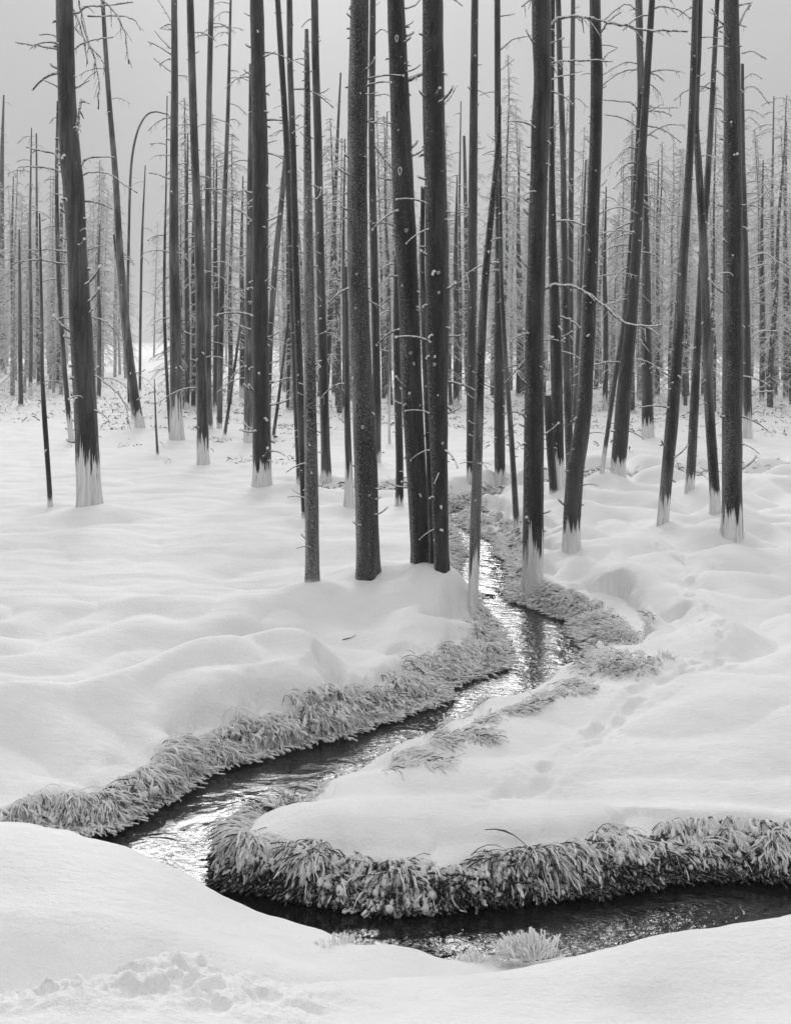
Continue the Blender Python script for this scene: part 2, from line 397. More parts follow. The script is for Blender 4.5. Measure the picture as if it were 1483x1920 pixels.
def bark_mat():
    """charred grey bark, frost grains, a bleached white foot with a ragged top edge"""
    m, t, b = new_mat('weathered_bark')
    co = t.nodes.new('ShaderNodeTexCoord').outputs['Object']
    def att(n):
        a = t.nodes.new('ShaderNodeAttribute'); a.attribute_type = 'OBJECT'; a.attribute_name = n; return a.outputs['Fac']
    oi = t.nodes.new('ShaderNodeObjectInfo').outputs['Random']
    ad = t.nodes.new('ShaderNodeVectorMath'); ad.operation = 'ADD'; t.links.new(co, ad.inputs[0])
    cb = t.nodes.new('ShaderNodeCombineXYZ'); t.links.new(math_(t, 'MULTIPLY', oi, 50), cb.inputs[0]); t.links.new(math_(t, 'MULTIPLY', oi, 31), cb.inputs[1])
    t.links.new(cb.outputs[0], ad.inputs[1]); vo = ad.outputs[0]
    streak = tex(t, vo, 30, 4, .6, .3, (1, 1, .05)); patch = tex(t, vo, 3.2, 3, .55, 0, (1, 1, .35)); fine = tex(t, vo, 150, 2, .6, 0, (1, 1, .3))
    grain = tex(t, vo, 88, 3, .7)
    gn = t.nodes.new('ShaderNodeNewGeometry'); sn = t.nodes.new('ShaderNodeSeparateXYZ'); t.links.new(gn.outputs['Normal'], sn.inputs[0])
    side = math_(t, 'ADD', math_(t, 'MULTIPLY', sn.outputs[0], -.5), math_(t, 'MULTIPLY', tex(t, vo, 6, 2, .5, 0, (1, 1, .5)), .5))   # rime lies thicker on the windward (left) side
    dark = mixc(t, ramp(t, streak, .40, .75), .005, .028)
    grey_ = mixc(t, ramp(t, streak, .3, .7), .05, .19)
    base = mixc(t, math_(t, 'MULTIPLY', ramp(t, patch, .38, .66), att('pale')), dark, grey_)
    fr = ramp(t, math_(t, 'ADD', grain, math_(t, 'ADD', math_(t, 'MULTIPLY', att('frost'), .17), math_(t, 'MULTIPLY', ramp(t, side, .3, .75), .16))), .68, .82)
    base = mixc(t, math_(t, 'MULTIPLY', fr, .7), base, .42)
    plate = ramp(t, tex(t, vo, 13, 4, .65, .6, (1, 1, .22)), .50, .60)
    base = mixc(t, math_(t, 'MULTIPLY', plate, .5), base, .05)
    # foot
    sep = t.nodes.new('ShaderNodeSeparateXYZ'); t.links.new(co, sep.inputs[0])
    rag = tex(t, vo, 26, 3, .6, 0, (1, 1, .02))
    edge = math_(t, 'MULTIPLY', att('sock'), math_(t, 'ADD', -.55, math_(t, 'ADD', math_(t, 'MULTIPLY', rag, 2.9), math_(t, 'MULTIPLY', tex(t, vo, 90, 2, .6, 0, (1, 1, .05)), .35))))
    on = ramp(t, math_(t, 'SUBTRACT', edge, sep.outputs[2]), -.02, .05)
    footc = mixc(t, ramp(t, streak, .35, .75), .82, .55)
    footc = mixc(t, ramp(t, tex(t, vo, 40, 2, .5, 0, (1, 1, .02)), .66, .72), footc, .06)
    base = mixc(t, on, base, footc)
    t.links.new(base, b.inputs['Base Color'])
    b.inputs['Roughness'].default_value = .85
    b.inputs['Specular IOR Level'].default_value = .2
    b.inputs['Sheen Weight'].default_value = .3; b.inputs['Sheen Roughness'].default_value = .5
    h = math_(t, 'ADD', math_(t, 'ADD', math_(t, 'MULTIPLY', plate, .004), math_(t, 'MULTIPLY', streak, .012)), math_(t, 'ADD', math_(t, 'MULTIPLY', fine, .003), math_(t, 'MULTIPLY', fr, .004)))
    bp = t.nodes.new('ShaderNodeBump'); bp.inputs['Strength'].default_value = .9; bp.inputs['Distance'].default_value = 1
    t.links.new(h, bp.inputs['Height']); t.links.new(bp.outputs[0], b.inputs['Normal'])
    return m
def frosty_mat(name, dark, light, lo, hi, scale=60, up=.25):
    """dark wood or stems with rime caught on it, thicker on the upper side"""
    m, t, b = new_mat(name)
    co = t.nodes.new('ShaderNodeTexCoord').outputs['Object']
    g = t.nodes.new('ShaderNodeNewGeometry'); sep = t.nodes.new('ShaderNodeSeparateXYZ'); t.links.new(g.outputs['Normal'], sep.inputs[0])
    n = tex(t, co, scale, 2, .6)
    v = math_(t, 'ADD', n, math_(t, 'MULTIPLY', sep.outputs[2], up))
    t.links.new(mixc(t, ramp(t, v, lo, hi), dark, light), b.inputs['Base Color'])
    b.inputs['Roughness'].default_value = .8; b.inputs['Specular IOR Level'].default_value = .2
    bp = t.nodes.new('ShaderNodeBump'); bp.inputs['Strength'].default_value = .5; bp.inputs['Distance'].default_value = .01
    t.links.new(n, bp.inputs['Height']); t.links.new(bp.outputs[0], b.inputs['Normal'])
    return m
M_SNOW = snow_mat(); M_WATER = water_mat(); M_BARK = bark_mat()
M_BRANCH = frosty_mat('frosted_branch', .07, .80, .36, .62, 45, .30)
M_CROWN = frosty_mat('rimed_twigs', .22, .85, .25, .55, 20, .30)
def let_light_through(m, f):
    t = m.node_tree; b = t.nodes['Principled BSDF']; out = t.nodes['Material Output']
    tr_ = t.nodes.new('ShaderNodeBsdfTranslucent'); tr_.inputs[0].default_value = grey(.9)
    ms = t.nodes.new('ShaderNodeMixShader'); ms.inputs[0].default_value = f
    t.links.new(b.outputs[0], ms.inputs[1]); t.links.new(tr_.outputs[0], ms.inputs[2]); t.links.new(ms.outputs[0], out.inputs['Surface'])
    return m
M_RIME = frosty_mat('thick_rime', .88, .95, .15, .45, 80, .2)
let_light_through(M_RIME, .3)
M_STEM = frosty_mat('bare_grass_stem', .02, .30, .55, .85, 60, .2)
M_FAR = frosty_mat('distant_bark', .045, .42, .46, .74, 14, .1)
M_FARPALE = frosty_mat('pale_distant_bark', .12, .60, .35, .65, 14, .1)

# ------------------------------------------------------------------ main trunks, traced from the photograph
# pts: (photo x, photo y, width in photo px) from the foot upwards; sock = photo height of bleached foot; br = traced branches
TREES = [
 dict(l='stout leaning dead pine at far left with white foot and forked broken spike',
   p=[(168,955,46),(165,870,43),(159,740,42),(152,600,40),(146,480,37),(138,350,38),(133,300,38),(127,200,32),(124,100,32),(122,0,31)],sock=85,frost=.4,pale=.5,stub=22,hero=1,
   br=[([(110,92),(85,88),(60,84),(30,79)],5),([(118,78),(105,68),(90,64),(75,65)],4),([(139,92),(155,82),(180,74),(213,70)],4),([(146,24),(165,12),(200,10),(250,4)],4.5),
       ([(140,-25),(150,10),(158,50),(175,100),(186,150),(185,205)],4),([(170,-10),(205,10),(228,45),(237,80),(242,120)],4),([(228,30),(245,34),(257,42),(264,57)],3),
       ([(140,20),(150,45),(160,80),(165,120)],3.5),([(140,50),(165,80),(190,110),(198,135)],3),([(112,164),(98,157),(83,150)],3.5),([(140,166),(155,158),(170,150)],3.5),
       ([(152,310),(162,298),(185,294),(215,295)],5),([(120,312),(105,290),(80,283),(50,276)],5),([(118,322),(90,314),(60,312),(35,314)],4),([(152,328),(185,322),(220,335),(258,362)],4),
       ([(140,300),(143,260),(148,220),(153,185)],8),([(163,470),(180,463),(205,458)],3.5),([(135,497),(95,490),(50,488),(25,496)],4),([(125,472),(90,468),(40,469)],3.5),
       ([(175,595),(200,603),(215,620),(232,642)],3.5),([(140,598),(118,596),(95,602)],4),([(135,370),(118,365),(102,363)],3.5),([(180,705),(220,735),(238,765),(240,792)],4)]),
 dict(l='thin crooked dead pine standing just left of the stout far left trunk',p=[(95,960,9),(91,880,9),(84,780,9),(80,700,7),(79,600,6),(77,500,5),(75,400,3)],sock=15,frost=.5,pale=1,stub=8,arc=0),
 dict(l='slender pale-footed dead pine half hidden behind the stout far left trunk',p=[(135,835,10),(126,740,9),(118,640,8),(110,500,8),(107,350,7),(109,190,4)],sock=48,frost=.5,pale=1,stub=6,arc=10),
 dict(l='smooth grey dead pine leaning steeply left in the open gap of the left background',p=[(263,805,18),(253,745,17),(238,620,15),(226,480,13),(217,330,11),(203,160,9),(193,0,7)],sock=25,frost=.45,pale=1.3,stub=10,arc=2),
 dict(l='spindly dead pine leaning beside the steeply leaning grey pine',p=[(252,790,8),(243,710,7),(232,620,6),(224,520,5),(214,440,4)],sock=15,frost=.5,pale=1,stub=3,arc=5),
 dict(l='short thin stake of dead wood standing alone in open snow on the left',p=[(296,858,5),(293,800,4),(290,710,1.5)],sock=5,frost=.8,pale=1.5,stub=0,arc=0),
 dict(l='dead pine with frayed white foot, left one of the pair left of the dark trunk',p=[(333,830,27),(331,760,23),(330,620,21),(327,480,18),(327,300,15),(328,150,13),(327,0,11)],sock=65,frost=.45,pale=.9,stub=14,arc=9,
   br=[([(324,45),(310,20),(295,-5)],2.5),([(325,105),(300,88),(278,78)],3.5),([(322,135),(305,122),(288,108)],3),([(318,335),(300,328),(280,324)],3.5),([(320,90),(305,75),(290,57)],2.5)]),
 dict(l='very thin dead pine stem close against the left of the frayed-foot pine',p=[(320,826,6),(314,720,6),(309,600,6),(309,480,5),(312,350,3),(314,180,2)],sock=10,frost=.5,pale=1,stub=4,arc=7),
 dict(l='straight dead pine with bright white foot, right of the pair left of the dark trunk',p=[(381,876,23),(380,780,21),(377,640,19),(374,480,17),(366,300,15),(361,150,14),(357,0,13)],sock=42,frost=.5,pale=1,stub=16,arc=7),
 dict(l='grey dead pine right behind the bright white-footed pine on the left',p=[(393,810,13),(390,680,13),(391,500,12),(391,300,11),(394,120,10),(397,0,9)],sock=10,frost=.4,pale=1.3,stub=6,arc=14),
 dict(l='branchy pale dead pine leaning right between the white-footed pines and the dark trunk',p=[(412,808,10),(414,640,11),(420,420,9),(428,200,7),(433,0,4)],sock=10,frost=.6,pale=1.4,stub=3,arc=30),
 dict(l='thin dead pole leaning right in front of the branchy pale pine',p=[(422,820,6),(433,740,5.5),(447,640,5),(458,560,4)],sock=5,frost=.5,pale=1,stub=3,arc=2),
 dict(l='pale dead pine close behind the left edge of the dark thick trunk',p=[(466,835,17),(466,700,15),(468,500,13),(470,300,10),(471,120,7)],sock=30,frost=.5,pale=1.5,stub=5,arc=13),
 dict(l='thick very dark dead pine with rough bark left of centre, splintered white foot',p=[(492,916,35),(491,800,33),(488,620,31),(488,450,30),(488,280,28),(484,120,26),(482,0,25)],sock=38,frost=.25,pale=.12,stub=26,hero=1,
   br=[([(475,140),(462,135),(458,130)],3.5),([(478,420),(460,402),(445,392)],4),([(492,285),(500,270),(520,263)],3),([(498,105),(510,100),(517,97)],3),([(470,30),(463,27),(458,24)],3)]),
 dict(l='bent slim dead pine, leftmost of the tight cluster right of the dark thick trunk',p=[(562,915,11),(557,780,12),(552,640,12),(545,440,12),(537,260,11),(529,130,11),(521,0,10)],sock=10,frost=.4,pale=.6,stub=20,arc=1),
 dict(l='slim dead pine second from left in the tight cluster right of the dark thick trunk',p=[(571,978,10),(567,860,13),(562,700,14),(555,500,13),(549,260,12),(544,120,11),(543,0,11)],sock=8,frost=.45,pale=.6,stub=20,arc=1),
 dict(l='frost-speckled pale dead pine on the left slope of the snow mound, top broken',p=[(586,1100,26),(585,980,25),(583,850,24),(581,700,21),(579,500,18),(577,300,14),(576,150,11),(575,55,7)],sock=6,frost=1.1,pale=1.2,stub=34,hero=1,
   br=[([(588,690),(595,682),(602,688)],4),([(596,372),(602,355),(590,348)],3.5)]),
 dict(l='smooth grey dead pine right of the frost-speckled pine, foot in the snow behind it',p=[(612,906,20),(610,820,17),(606,680,17),(600,450,16),(596,250,15),(592,120,14),(590,0,13)],sock=16,frost=.25,pale=.7,stub=20,arc=1),
 dict(l='slender leaning dead spar with pointed tip between the centre trunks, background',p=[(610,770,10),(617,640,10),(625,460,8),(632,280,6),(639,136,3)],sock=5,frost=.35,pale=.6,stub=22,arc=6),
 dict(l='pale leaning dead pine half hidden right of the dark thick trunk',p=[(502,810,11),(507,640,11),(517,490,11),(528,380,10),(537,280,8)],sock=10,frost=.4,pale=1.4,stub=3,arc=4),
 dict(l='thin bare pole leaning right on the snow right of the dark thick trunk',p=[(513,822,6),(521,760,6),(531,680,5),(542,590,4)],sock=3,frost=.4,pale=1,stub=2,arc=1),
 dict(l='thick frosted dead pine with long vertical crack on top of the snow mound at centre',p=[(690,1077,43),(688,980,42),(685,860,42),(679,720,39),(673,560,37),(670,400,37),(671,200,36),(674,0,33)],sock=-300,frost=.85,pale=.5,stub=16,hero=1,
   br=[([(683,222),(695,230),(706,228)],6),([(660,365),(652,362),(646,363)],5),([(662,432),(655,430),(652,431)],6)],ring=[(680,799,1),(661,708,1),(669,515,.7),(667,578,.7),(693,926,.7)]),
 dict(l='narrow grey dead pine pressed close behind the right side of the frosted centre trunk',p=[(708,872,12),(707,760,15),(704,600,15),(700,420,14),(697,250,12),(698,120,12),(699,0,11)],sock=14,frost=.25,pale=.8,stub=12,arc=0,
   br=[([(703,65),(715,55),(730,62)],3),([(703,180),(720,176),(735,182)],3),([(702,230),(720,232),(740,240)],3),([(704,275),(722,300),(740,320)],5),([(704,378),(720,372),(738,376)],3.5)]),
 dict(l='dead pine with tall white foot close behind the left of the frosted centre trunk',p=[(655,958,19),(654,880,14),(651,760,11),(650,640,9),(648,500,6)],sock=75,frost=.4,pale=.8,stub=4,arc=3),
 dict(l='slim dead pine left of the dark twin trunks, partly hidden behind them',p=[(749,955,15),(749,860,14),(746,740,14),(744,620,13),(744,480,10)],sock=18,frost=.3,pale=.5,stub=8,arc=1),
 dict(l='left of the two massive dark twin trunks beside the stream at centre',p=[(790,1066,36),(785,960,36),(781,880,37),(774,760,38),(768,600,38),(758,400,40),(750,200,36),(742,0,32)],sock=-300,frost=.45,pale=.25,stub=20,hero=1,
   br=[([(762,152),(780,143),(800,136),(826,128)],9),([(762,15),(778,10),(790,-4)],4)],ring=[(744,64,1.1),(752,100,.6),(750,318,1.3),(765,337,.7),(762,431,1.1),(754,535,.8),(770,662,.9),(788,760,.8),(747,240,.7),(773,281,.7)]),
 dict(l='narrow grey trunk squeezed between the two massive dark twin trunks',p=[(813,1074,17),(809,960,15),(805,840,14),(797,680,11),(792,500,9),(793,350,8)],sock=-300,frost=.3,pale=1,stub=5,arc=0),
 dict(l='right of the two massive dark twin trunks, nearest the water at centre',p=[(828,1084,27),(826,1000,29),(824,900,31),(821,760,37),(820,600,43),(818,400,41),(813,200,41),(811,0,38)],sock=-300,frost=.3,pale=.12,stub=24,hero=1,
   br=[([(832,195),(845,180),(858,160)],3.5),([(800,134),(815,127),(828,122)],6)],ring=[(822,512,.9),(823,549,.8),(815,683,.9),(830,830,.8),(829,322,.7)]),
 dict(l='slim white-footed dead pine rising from the frosted grass at the edge of the stream',p=[(886,1142,19),(889,1050,20),(892,950,19),(897,800,17),(902,650,16),(910,520,14),(922,390,11),(932,290,10),(936,200,8)],sock=82,frost=.7,pale=1,stub=18,hero=1,
   br=[([(908,460),(925,450),(940,446)],4),([(905,515),(922,508),(935,505)],3.5)]),
 dict(l='long straight dead pine with dark trunk standing beyond the stream bend',p=[(937,911,20),(936,800,20),(935,680,19),(935,550,16),(935,400,13),(933,200,12),(932,0,11)],sock=20,frost=.3,pale=.3,stub=22,arc=0,
   br=[([(940,92),(960,75),(997,66)],3.5),([(940,30),(955,28),(965,26)],3),([(940,130),(955,118),(964,110)],2.5)]),
 dict(l='dead pine just right of the dark twin trunks, standing behind the stream',p=[(881,905,13),(882,800,15),(884,620,17),(886,420,17),(888,200,15),(890,0,13)],sock=25,frost=.3,pale=.4,stub=24,arc=0),
 dict(l='short broken dead pine with snapped top left of the trunk behind the stream',p=[(876,740,9),(875,560,9),(873,400,8),(870,255,5)],sock=5,frost=.3,pale=.6,stub=6,arc=2),
 dict(l='thin crooked dead pine with pale foot left of the thick right-bank trunk',p=[(969,1002,12),(965,930,11),(957,800,10),(948,680,9),(941,560,8),(938,420,7),(937,280,6)],sock=26,frost=.7,pale=.9,stub=14,arc=3),
 dict(l='thick bowed dead pine on the right bank with frayed white foot and long arching branches',p=[(998,1102,40),(999,1040,38),(1000,900,37),(1001,760,36),(1002,620,34),(1005,500,33),(1008,390,33),(1011,310,33),(1013,235,34),(1017,157,33),(1015,79,34),(1014,0,35)],sock=78,frost=.3,pale=.25,stub=20,hero=1,
   br=[([(1030,47),(1050,34),(1085,31),(1115,36),(1160,46),(1210,56),(1250,57),(1288,59)],6.5),([(1022,540),(1040,534),(1075,538),(1110,555),(1145,585),(1175,608),(1205,611),(1240,609)],6),
       ([(1030,118),(1065,114),(1110,113),(1148,115)],4.5),([(1020,98),(1032,82),(1058,71)],5),([(1033,150),(1050,143),(1078,139)],4),([(990,670),(970,690),(945,722)],4),([(988,680),(965,685),(948,690)],3.5),([(1016,720),(1028,700),(1030,680)],5)]),
 dict(l='short dark broken snag directly right of the thick bowed trunk',p=[(1037,935,14),(1033,860,15),(1028,780,15),(1026,742,12)],sock=5,frost=.3,pale=.5,stub=5,arc=0),
 dict(l='dead pine with long ragged white foot behind and right of the thick bowed trunk',p=[(1050,928,20),(1046,840,21),(1043,700,22),(1039,560,19),(1035,420,15),(1034,250,9),(1036,0,8)],sock=50,frost=.3,pale=.3,stub=18,arc=3),
 dict(l='curved dead pine with bright white foot on the right bank, trunk swinging outward',p=[(1071,1030,32),(1073,960,32),(1079,880,32),(1091,800,29),(1099,700,26),(1105,560,26),(1109,450,24),(1115,300,22),(1118,150,22),(1115,0,20)],sock=45,frost=.3,pale=.4,stub=22,hero=1,
   br=[([(1127,60),(1140,40),(1165,22)],4),([(1127,115),(1140,100),(1158,90)],3),([(1125,400),(1160,388),(1195,400)],3.5),([(1122,440),(1155,432),(1190,436)],3.5),([(1120,520),(1160,512),(1195,518)],3)]),
 dict(l='slim dead pine fused low against the left side of the curved white-footed trunk',p=[(1067,895,12),(1066,820,15),(1063,700,15),(1059,560,13),(1057,420,12),(1055,280,11),(1050,140,11),(1046,0,10)],sock=3,frost=.5,pale=.7,stub=26,arc=0),
 dict(l='background dead pine seen between the slim fused stem and the curved trunk',p=[(1069,770,12),(1069,600,11),(1070,400,10),(1072,200,10),(1074,0,8)],sock=5,frost=.3,pale=.3,stub=20,arc=10),
 dict(l='thin snapped dead pine leaning close to the left of the curved trunk',p=[(1076,800,9),(1081,680,9),(1088,540,7),(1094,400,5),(1098,300,3)],sock=4,frost=.4,pale=.8,stub=6,arc=1),
 dict(l='black-footed dead pine leaning right, standing by the distant frosted grass',p=[(1158,896,28),(1163,820,28),(1171,720,27),(1181,620,23),(1189,510,20),(1199,350,17),(1210,180,14),(1222,0,11)],sock=25,frost=.2,pale=.2,stub=18,arc=14,
   br=[([(1215,210),(1235,198),(1243,196)],3),([(1210,195),(1232,202),(1272,202)],3),([(1205,260),(1245,235),(1285,234)],3.5)]),
 dict(l='thin dead pine with pale foot leaning left of the black-footed pine and crossing it',p=[(1128,898,8),(1140,800,8),(1154,700,9),(1168,610,9),(1181,480,10),(1191,350,11),(1200,190,12),(1199,80,13),(1197,0,13)],sock=40,frost=.4,pale=1.1,stub=6,arc=16,
   br=[([(1196,208),(1180,192),(1130,187)],3.5),([(1196,240),(1170,222),(1134,215)],3.5),([(1194,20),(1170,8),(1128,40)],3.5),([(1196,120),(1170,118),(1130,140)],3)]),
 dict(l='background dead pine with white foot, right of the black-footed leaning pine',p=[(1214,826,23),(1213,740,21),(1211,620,19),(1211,500,15),(1210,380,9),(1210,290,4)],sock=28,frost=.35,pale=.4,stub=12,arc=12),
 dict(l='white-footed dead pine leaning right, foremost of the leaning group on the right',p=[(1242,990,21),(1248,910,21),(1259,790,23),(1269,660,20),(1278,520,18),(1288,370,15),(1296,220,13),(1301,80,12),(1303,0,11)],sock=48,frost=.4,pale=.7,stub=30,hero=0,arc=0),
 dict(l='dead pine leaning left and crossing behind the foremost right-leaning trunk',p=[(1341,970,20),(1338,900,19),(1329,760,18),(1324,620,17),(1318,460,15),(1309,310,13),(1304,220,11),(1309,100,10),(1312,0,10)],sock=42,frost=.3,pale=.9,stub=22,arc=0,
   br=[([(1312,170),(1325,158),(1332,154)],3)]),
 dict(l='dead pine with small white foot leaning right behind the crossing pair on the right',p=[(1292,927,16),(1296,860,17),(1302,740,16),(1309,610,14),(1317,460,12),(1327,320,11),(1335,180,10),(1344,0,8)],sock=28,frost=.35,pale=.6,stub=20,arc=3),
 dict(l='thick straight dark dead pine at far right with bright white splintered foot',p=[(1371,1014,40),(1372,940,37),(1372,800,37),(1373,600,36),(1373,400,34),(1372,250,31),(1371,120,29),(1370,0,27)],sock=42,frost=.55,pale=.15,stub=16,hero=1,
   br=[([(1385,45),(1398,20),(1408,8)],5),([(1355,45),(1345,35),(1333,15)],4),([(1357,142),(1347,135),(1340,130)],3.5),([(1382,10),(1395,8),(1410,5)],4)]),
 dict(l='slim white-footed dead pine close behind the thick far right trunk',p=[(1401,826,17),(1400,720,16),(1398,580,14),(1395,420,11),(1392,280,8),(1391,120,6)],sock=38,frost=.4,pale=.4,stub=6,arc=10,
   br=[([(1392,100),(1410,96),(1436,111)],3.5),([(1392,150),(1410,138),(1428,148)],2.5),([(1393,168),(1415,163),(1442,196)],3),([(1394,230),(1405,220),(1424,236)],2.5),([(1395,345),(1425,340),(1448,372)],3),([(1396,328),(1410,322),(1433,328)],3),
       ([(1398,490),(1430,475),(1480,505)],4),([(1399,505),(1425,497),(1440,494)],4),([(1400,640),(1425,622),(1460,620)],4),([(1400,745),(1425,735),(1450,733)],4),([(1399,390),(1420,375),(1445,348)],3.5)]),
 dict(l='slim dead pine with tiny snow cap at its foot in the far left background',p=[(40,765,9),(39,680,8),(38,560,6),(37,430,3)],sock=4,frost=.4,pale=.9,stub=5,arc=6),
 dict(l='thin pale dead pine behind the slim far left ones',p=[(73,726,7),(72,600,7),(70,450,5),(69,250,3)],sock=4,frost=.5,pale=1.2,stub=4,arc=18),
 dict(l='dark dead pine foot showing between the two left edge trunks in the background',p=[(113,727,13),(113,640,11),(114,520,9),(116,380,6)],sock=6,frost=.3,pale=.3,stub=6,arc=18),
 dict(l='dark twiggy dead pine cut by the left edge of the picture',p=[(6,700,9),(5,560,9),(4,400,9),(5,280,7),(8,178,3)],sock=4,frost=.3,pale=.4,stub=6,arc=34),
 dict(l='bowed dead sapling whose thin top arches over in the left background gap',p=[(243,760,6),(240,600,5.5),(242,450,5),(246,320,4.5),(256,255,4),(272,220,3.2),(290,210,3),(313,214,2)],sock=3,frost=.3,pale=1,stub=10,arc=0,noext=1),
 dict(l='straight thin dead sapling right of the bowed one in the left background gap',p=[(263,735,5),(264,600,5),(267,450,4.5),(273,310,2)],sock=3,frost=.3,pale=.8,stub=10,arc=4),
 dict(l='thin white frosted sapling standing in the gap left of the dark twin trunks',p=[(730,836,5),(730,740,4.5),(731,640,4),(731,560,2)],sock=100,frost=1.2,pale=2,stub=2,arc=2),
]

for px_, py_, w_, top_, al_, fr_, lb_ in [
 (351,772,10,250,26,.5,'rugged background pine bristling with short rimed limbs right of the frayed-foot pine'),
 (363,768,9,330,26,.5,'dark rugged background pine tucked against the left of the bright white-footed pine'),
 (405,775,12,300,28,.5,'bristly background pine with rimed limbs between the grey pine and the branchy one'),
 (454,748,10,330,24,.4,'dark bristly background pine just left of the pale pine beside the dark thick trunk'),
 (541,772,9,230,16,.5,'rime-limbed background pine seen between the dark thick trunk and the tight cluster'),
 (628,742,12,300,26,.4,'very dark bristly background pine between the smooth grey pine and the frosted centre trunk'),
 (645,790,8,260,16,.5,'thin bristly background pine touching the left edge of the frosted centre trunk'),
 (724,745,8,210,20,.6,'rime-limbed background pine in the gap between the two biggest centre groups'),
 (855,765,12,330,24,.4,'dark bristly background pine just right of the dark twin trunks'),
 (862,750,7,190,18,.6,'pale thin background pine left of the pine behind the stream'),
 (972,745,10,260,24,.4,'dark bristly background pine left of the thick bowed trunk'),
 (1134,770,10,350,22,.4,'bristly background pine between the curved trunk and the black-footed pine'),
 (1232,745,8,300,22,.5,'thin bristly background pine right of the background pine with white foot'),
 (1283,752,10,380,24,.4,'dark background pine low behind the foremost right-leaning trunk'),
 (1318,745,9,330,22,.4,'bristly background pine seen through the crossing pair on the right'),
 (1428,755,10,300,26,.4,'bristly dark background pine first to the right of the thick far right trunk'),
 (1448,748,8,180,28,.6,'tall rime-limbed background pine second from the right edge'),
 (1472,752,10,230,26,.4,'bristly background pine at the very right edge of the picture'),
 (186,748,8,420,26,.7,'pale rime-limbed pine just right of the stout far left trunk'),
 (24,735,8,330,30,.7,'pale rime-limbed pine beside the twiggy pine at the left edge'),
 (58,745,7,240,30,.7,'tall thin rime-limbed pine between the two slim far left pines')]:
    TREES.append(dict(l=lb_, p=[(px_, py_, w_), (px_ + 1, py_ - 150, w_ * .95), (px_ - 1, (py_ + top_) / 2 - 60, w_ * .7), (px_ + 2, top_, 2)], sock=random.choice((4, 12, 20)), frost=fr_, pale=.4 if fr_ < .6 else 1.3, stub=6, arc=al_, bush=1))

GROUP = 'bare dead pine trunks around the stream'
for tr in TREES:
    tr['at'] = hit(tr['p'][0][0], tr['p'][0][1])
BUMPS += [(tr['at'][0], tr['at'][1], max(.22, tr['p'][0][2] / F * tr['at'][1] * 1.5), .075 if tr['at'][1] < 20 else .10) for tr in TREES if not (860 < tr['p'][0][0] < 900 or tr['p'][0][2] > 30 and tr['at'][1] < 12)]

def stub_meshes():
    out = []
    for k in range(5):
        L = (.035, .06, .03, .13, .21)[k]
        K = 5; t = np.linspace(0, 1, K)
        P = np.stack([0.1 * L * np.sin(t * 2 + k), t * L, (0.35 * L * t * t * (1 if k % 2 else -1))], 1)[None]
        rad = (np.array([1.3, 1.0, .85, .8, .7]) * (.011 if k < 3 else .0085))[None]
        V, Q = tubes(P, rad, 6)
        e = (K - 1) * 6
        c = len(V); V = np.vstack([V, P[0, -1] + (0, .003, 0)])
        cap = np.array([[e + i, e + (i + 1) % 6, c, c] for i in range(6)])
        # rime button on the end
        u = np.linspace(0, math.pi, 5)[1:-1]; pts = []
        rr = .0095 + .002 * (k % 2)
        for a in u:
            for b in range(7):
                ph = b * 2 * math.pi / 7
                r3 = rr * (1 + .25 * math.sin(3 * b + k + a * 4))
                pts.append(P[0, -1] + np.array([r3 * math.sin(a) * math.cos(ph), r3 * .8 * math.cos(a) * -1, r3 * math.sin(a) * math.sin(ph)]))
        o = len(V); V = np.vstack([V, np.array(pts), P[0, -1] + (0, -rr * .8, 0), P[0, -1] + (0, rr * .8, 0)])
        q2 = []
        for i in range(2):
            for b in range(7): q2.append([o + i * 7 + b, o + i * 7 + (b + 1) % 7, o + (i + 1) * 7 + (b + 1) % 7, o + (i + 1) * 7 + b])
        p0, p1 = o + 21, o + 22
        tri = [[p0, o + (b + 1) % 7, o + b] for b in range(7)] + [[p1, o + 14 + b, o + 14 + (b + 1) % 7] for b in range(7)] + [[a_, b_, c_] for a_, b_, c_, _ in cap]
        faces = [tuple(int(v) for v in q) for q in Q] + [tuple(q) for q in q2] + [tuple(int(v) for v in f) for f in tri]
        me = bpy.data.meshes.new('branch_stub'); me.from_pydata([tuple(v) for v in V], [], faces)
        me.materials.append(M_BRANCH); me.materials.append(M_RIME)
        nb = len(Q)
        for i, p in enumerate(me.polygons):
            p.use_smooth = True
            p.material_index = 1 if nb <= i < nb + len(q2) + 14 else 0
        out.append(me)
    return out
STUBS = stub_meshes()
def ring_mesh():
    n, m = 14, 6; V = []; Fc = []
    for i in range(n):
        a = i * 2 * math.pi / n; rr = .017 * (1 + .12 * math.sin(3 * a)); tr_ = .0048 * (1 + .35 * math.sin(2 * a + 1) + .2 * math.sin(5 * a))
        for j in range(m):
            b = j * 2 * math.pi / m
            V.append(((rr + tr_ * math.cos(b)) * math.cos(a), tr_ * math.sin(b), (rr + tr_ * math.cos(b)) * math.sin(a) * 1.1))
    for i in range(n):
        for j in range(m):
            Fc.append((i * m + j, i * m + (j + 1) % m, ((i + 1) % n) * m + (j + 1) % m, ((i + 1) % n) * m + j))
    me = bpy.data.meshes.new('knot'); me.from_pydata(V, [], Fc); me.materials.append(M_RIME)
    for p in me.polygons: p.use_smooth = True
    return me
RING = ring_mesh()

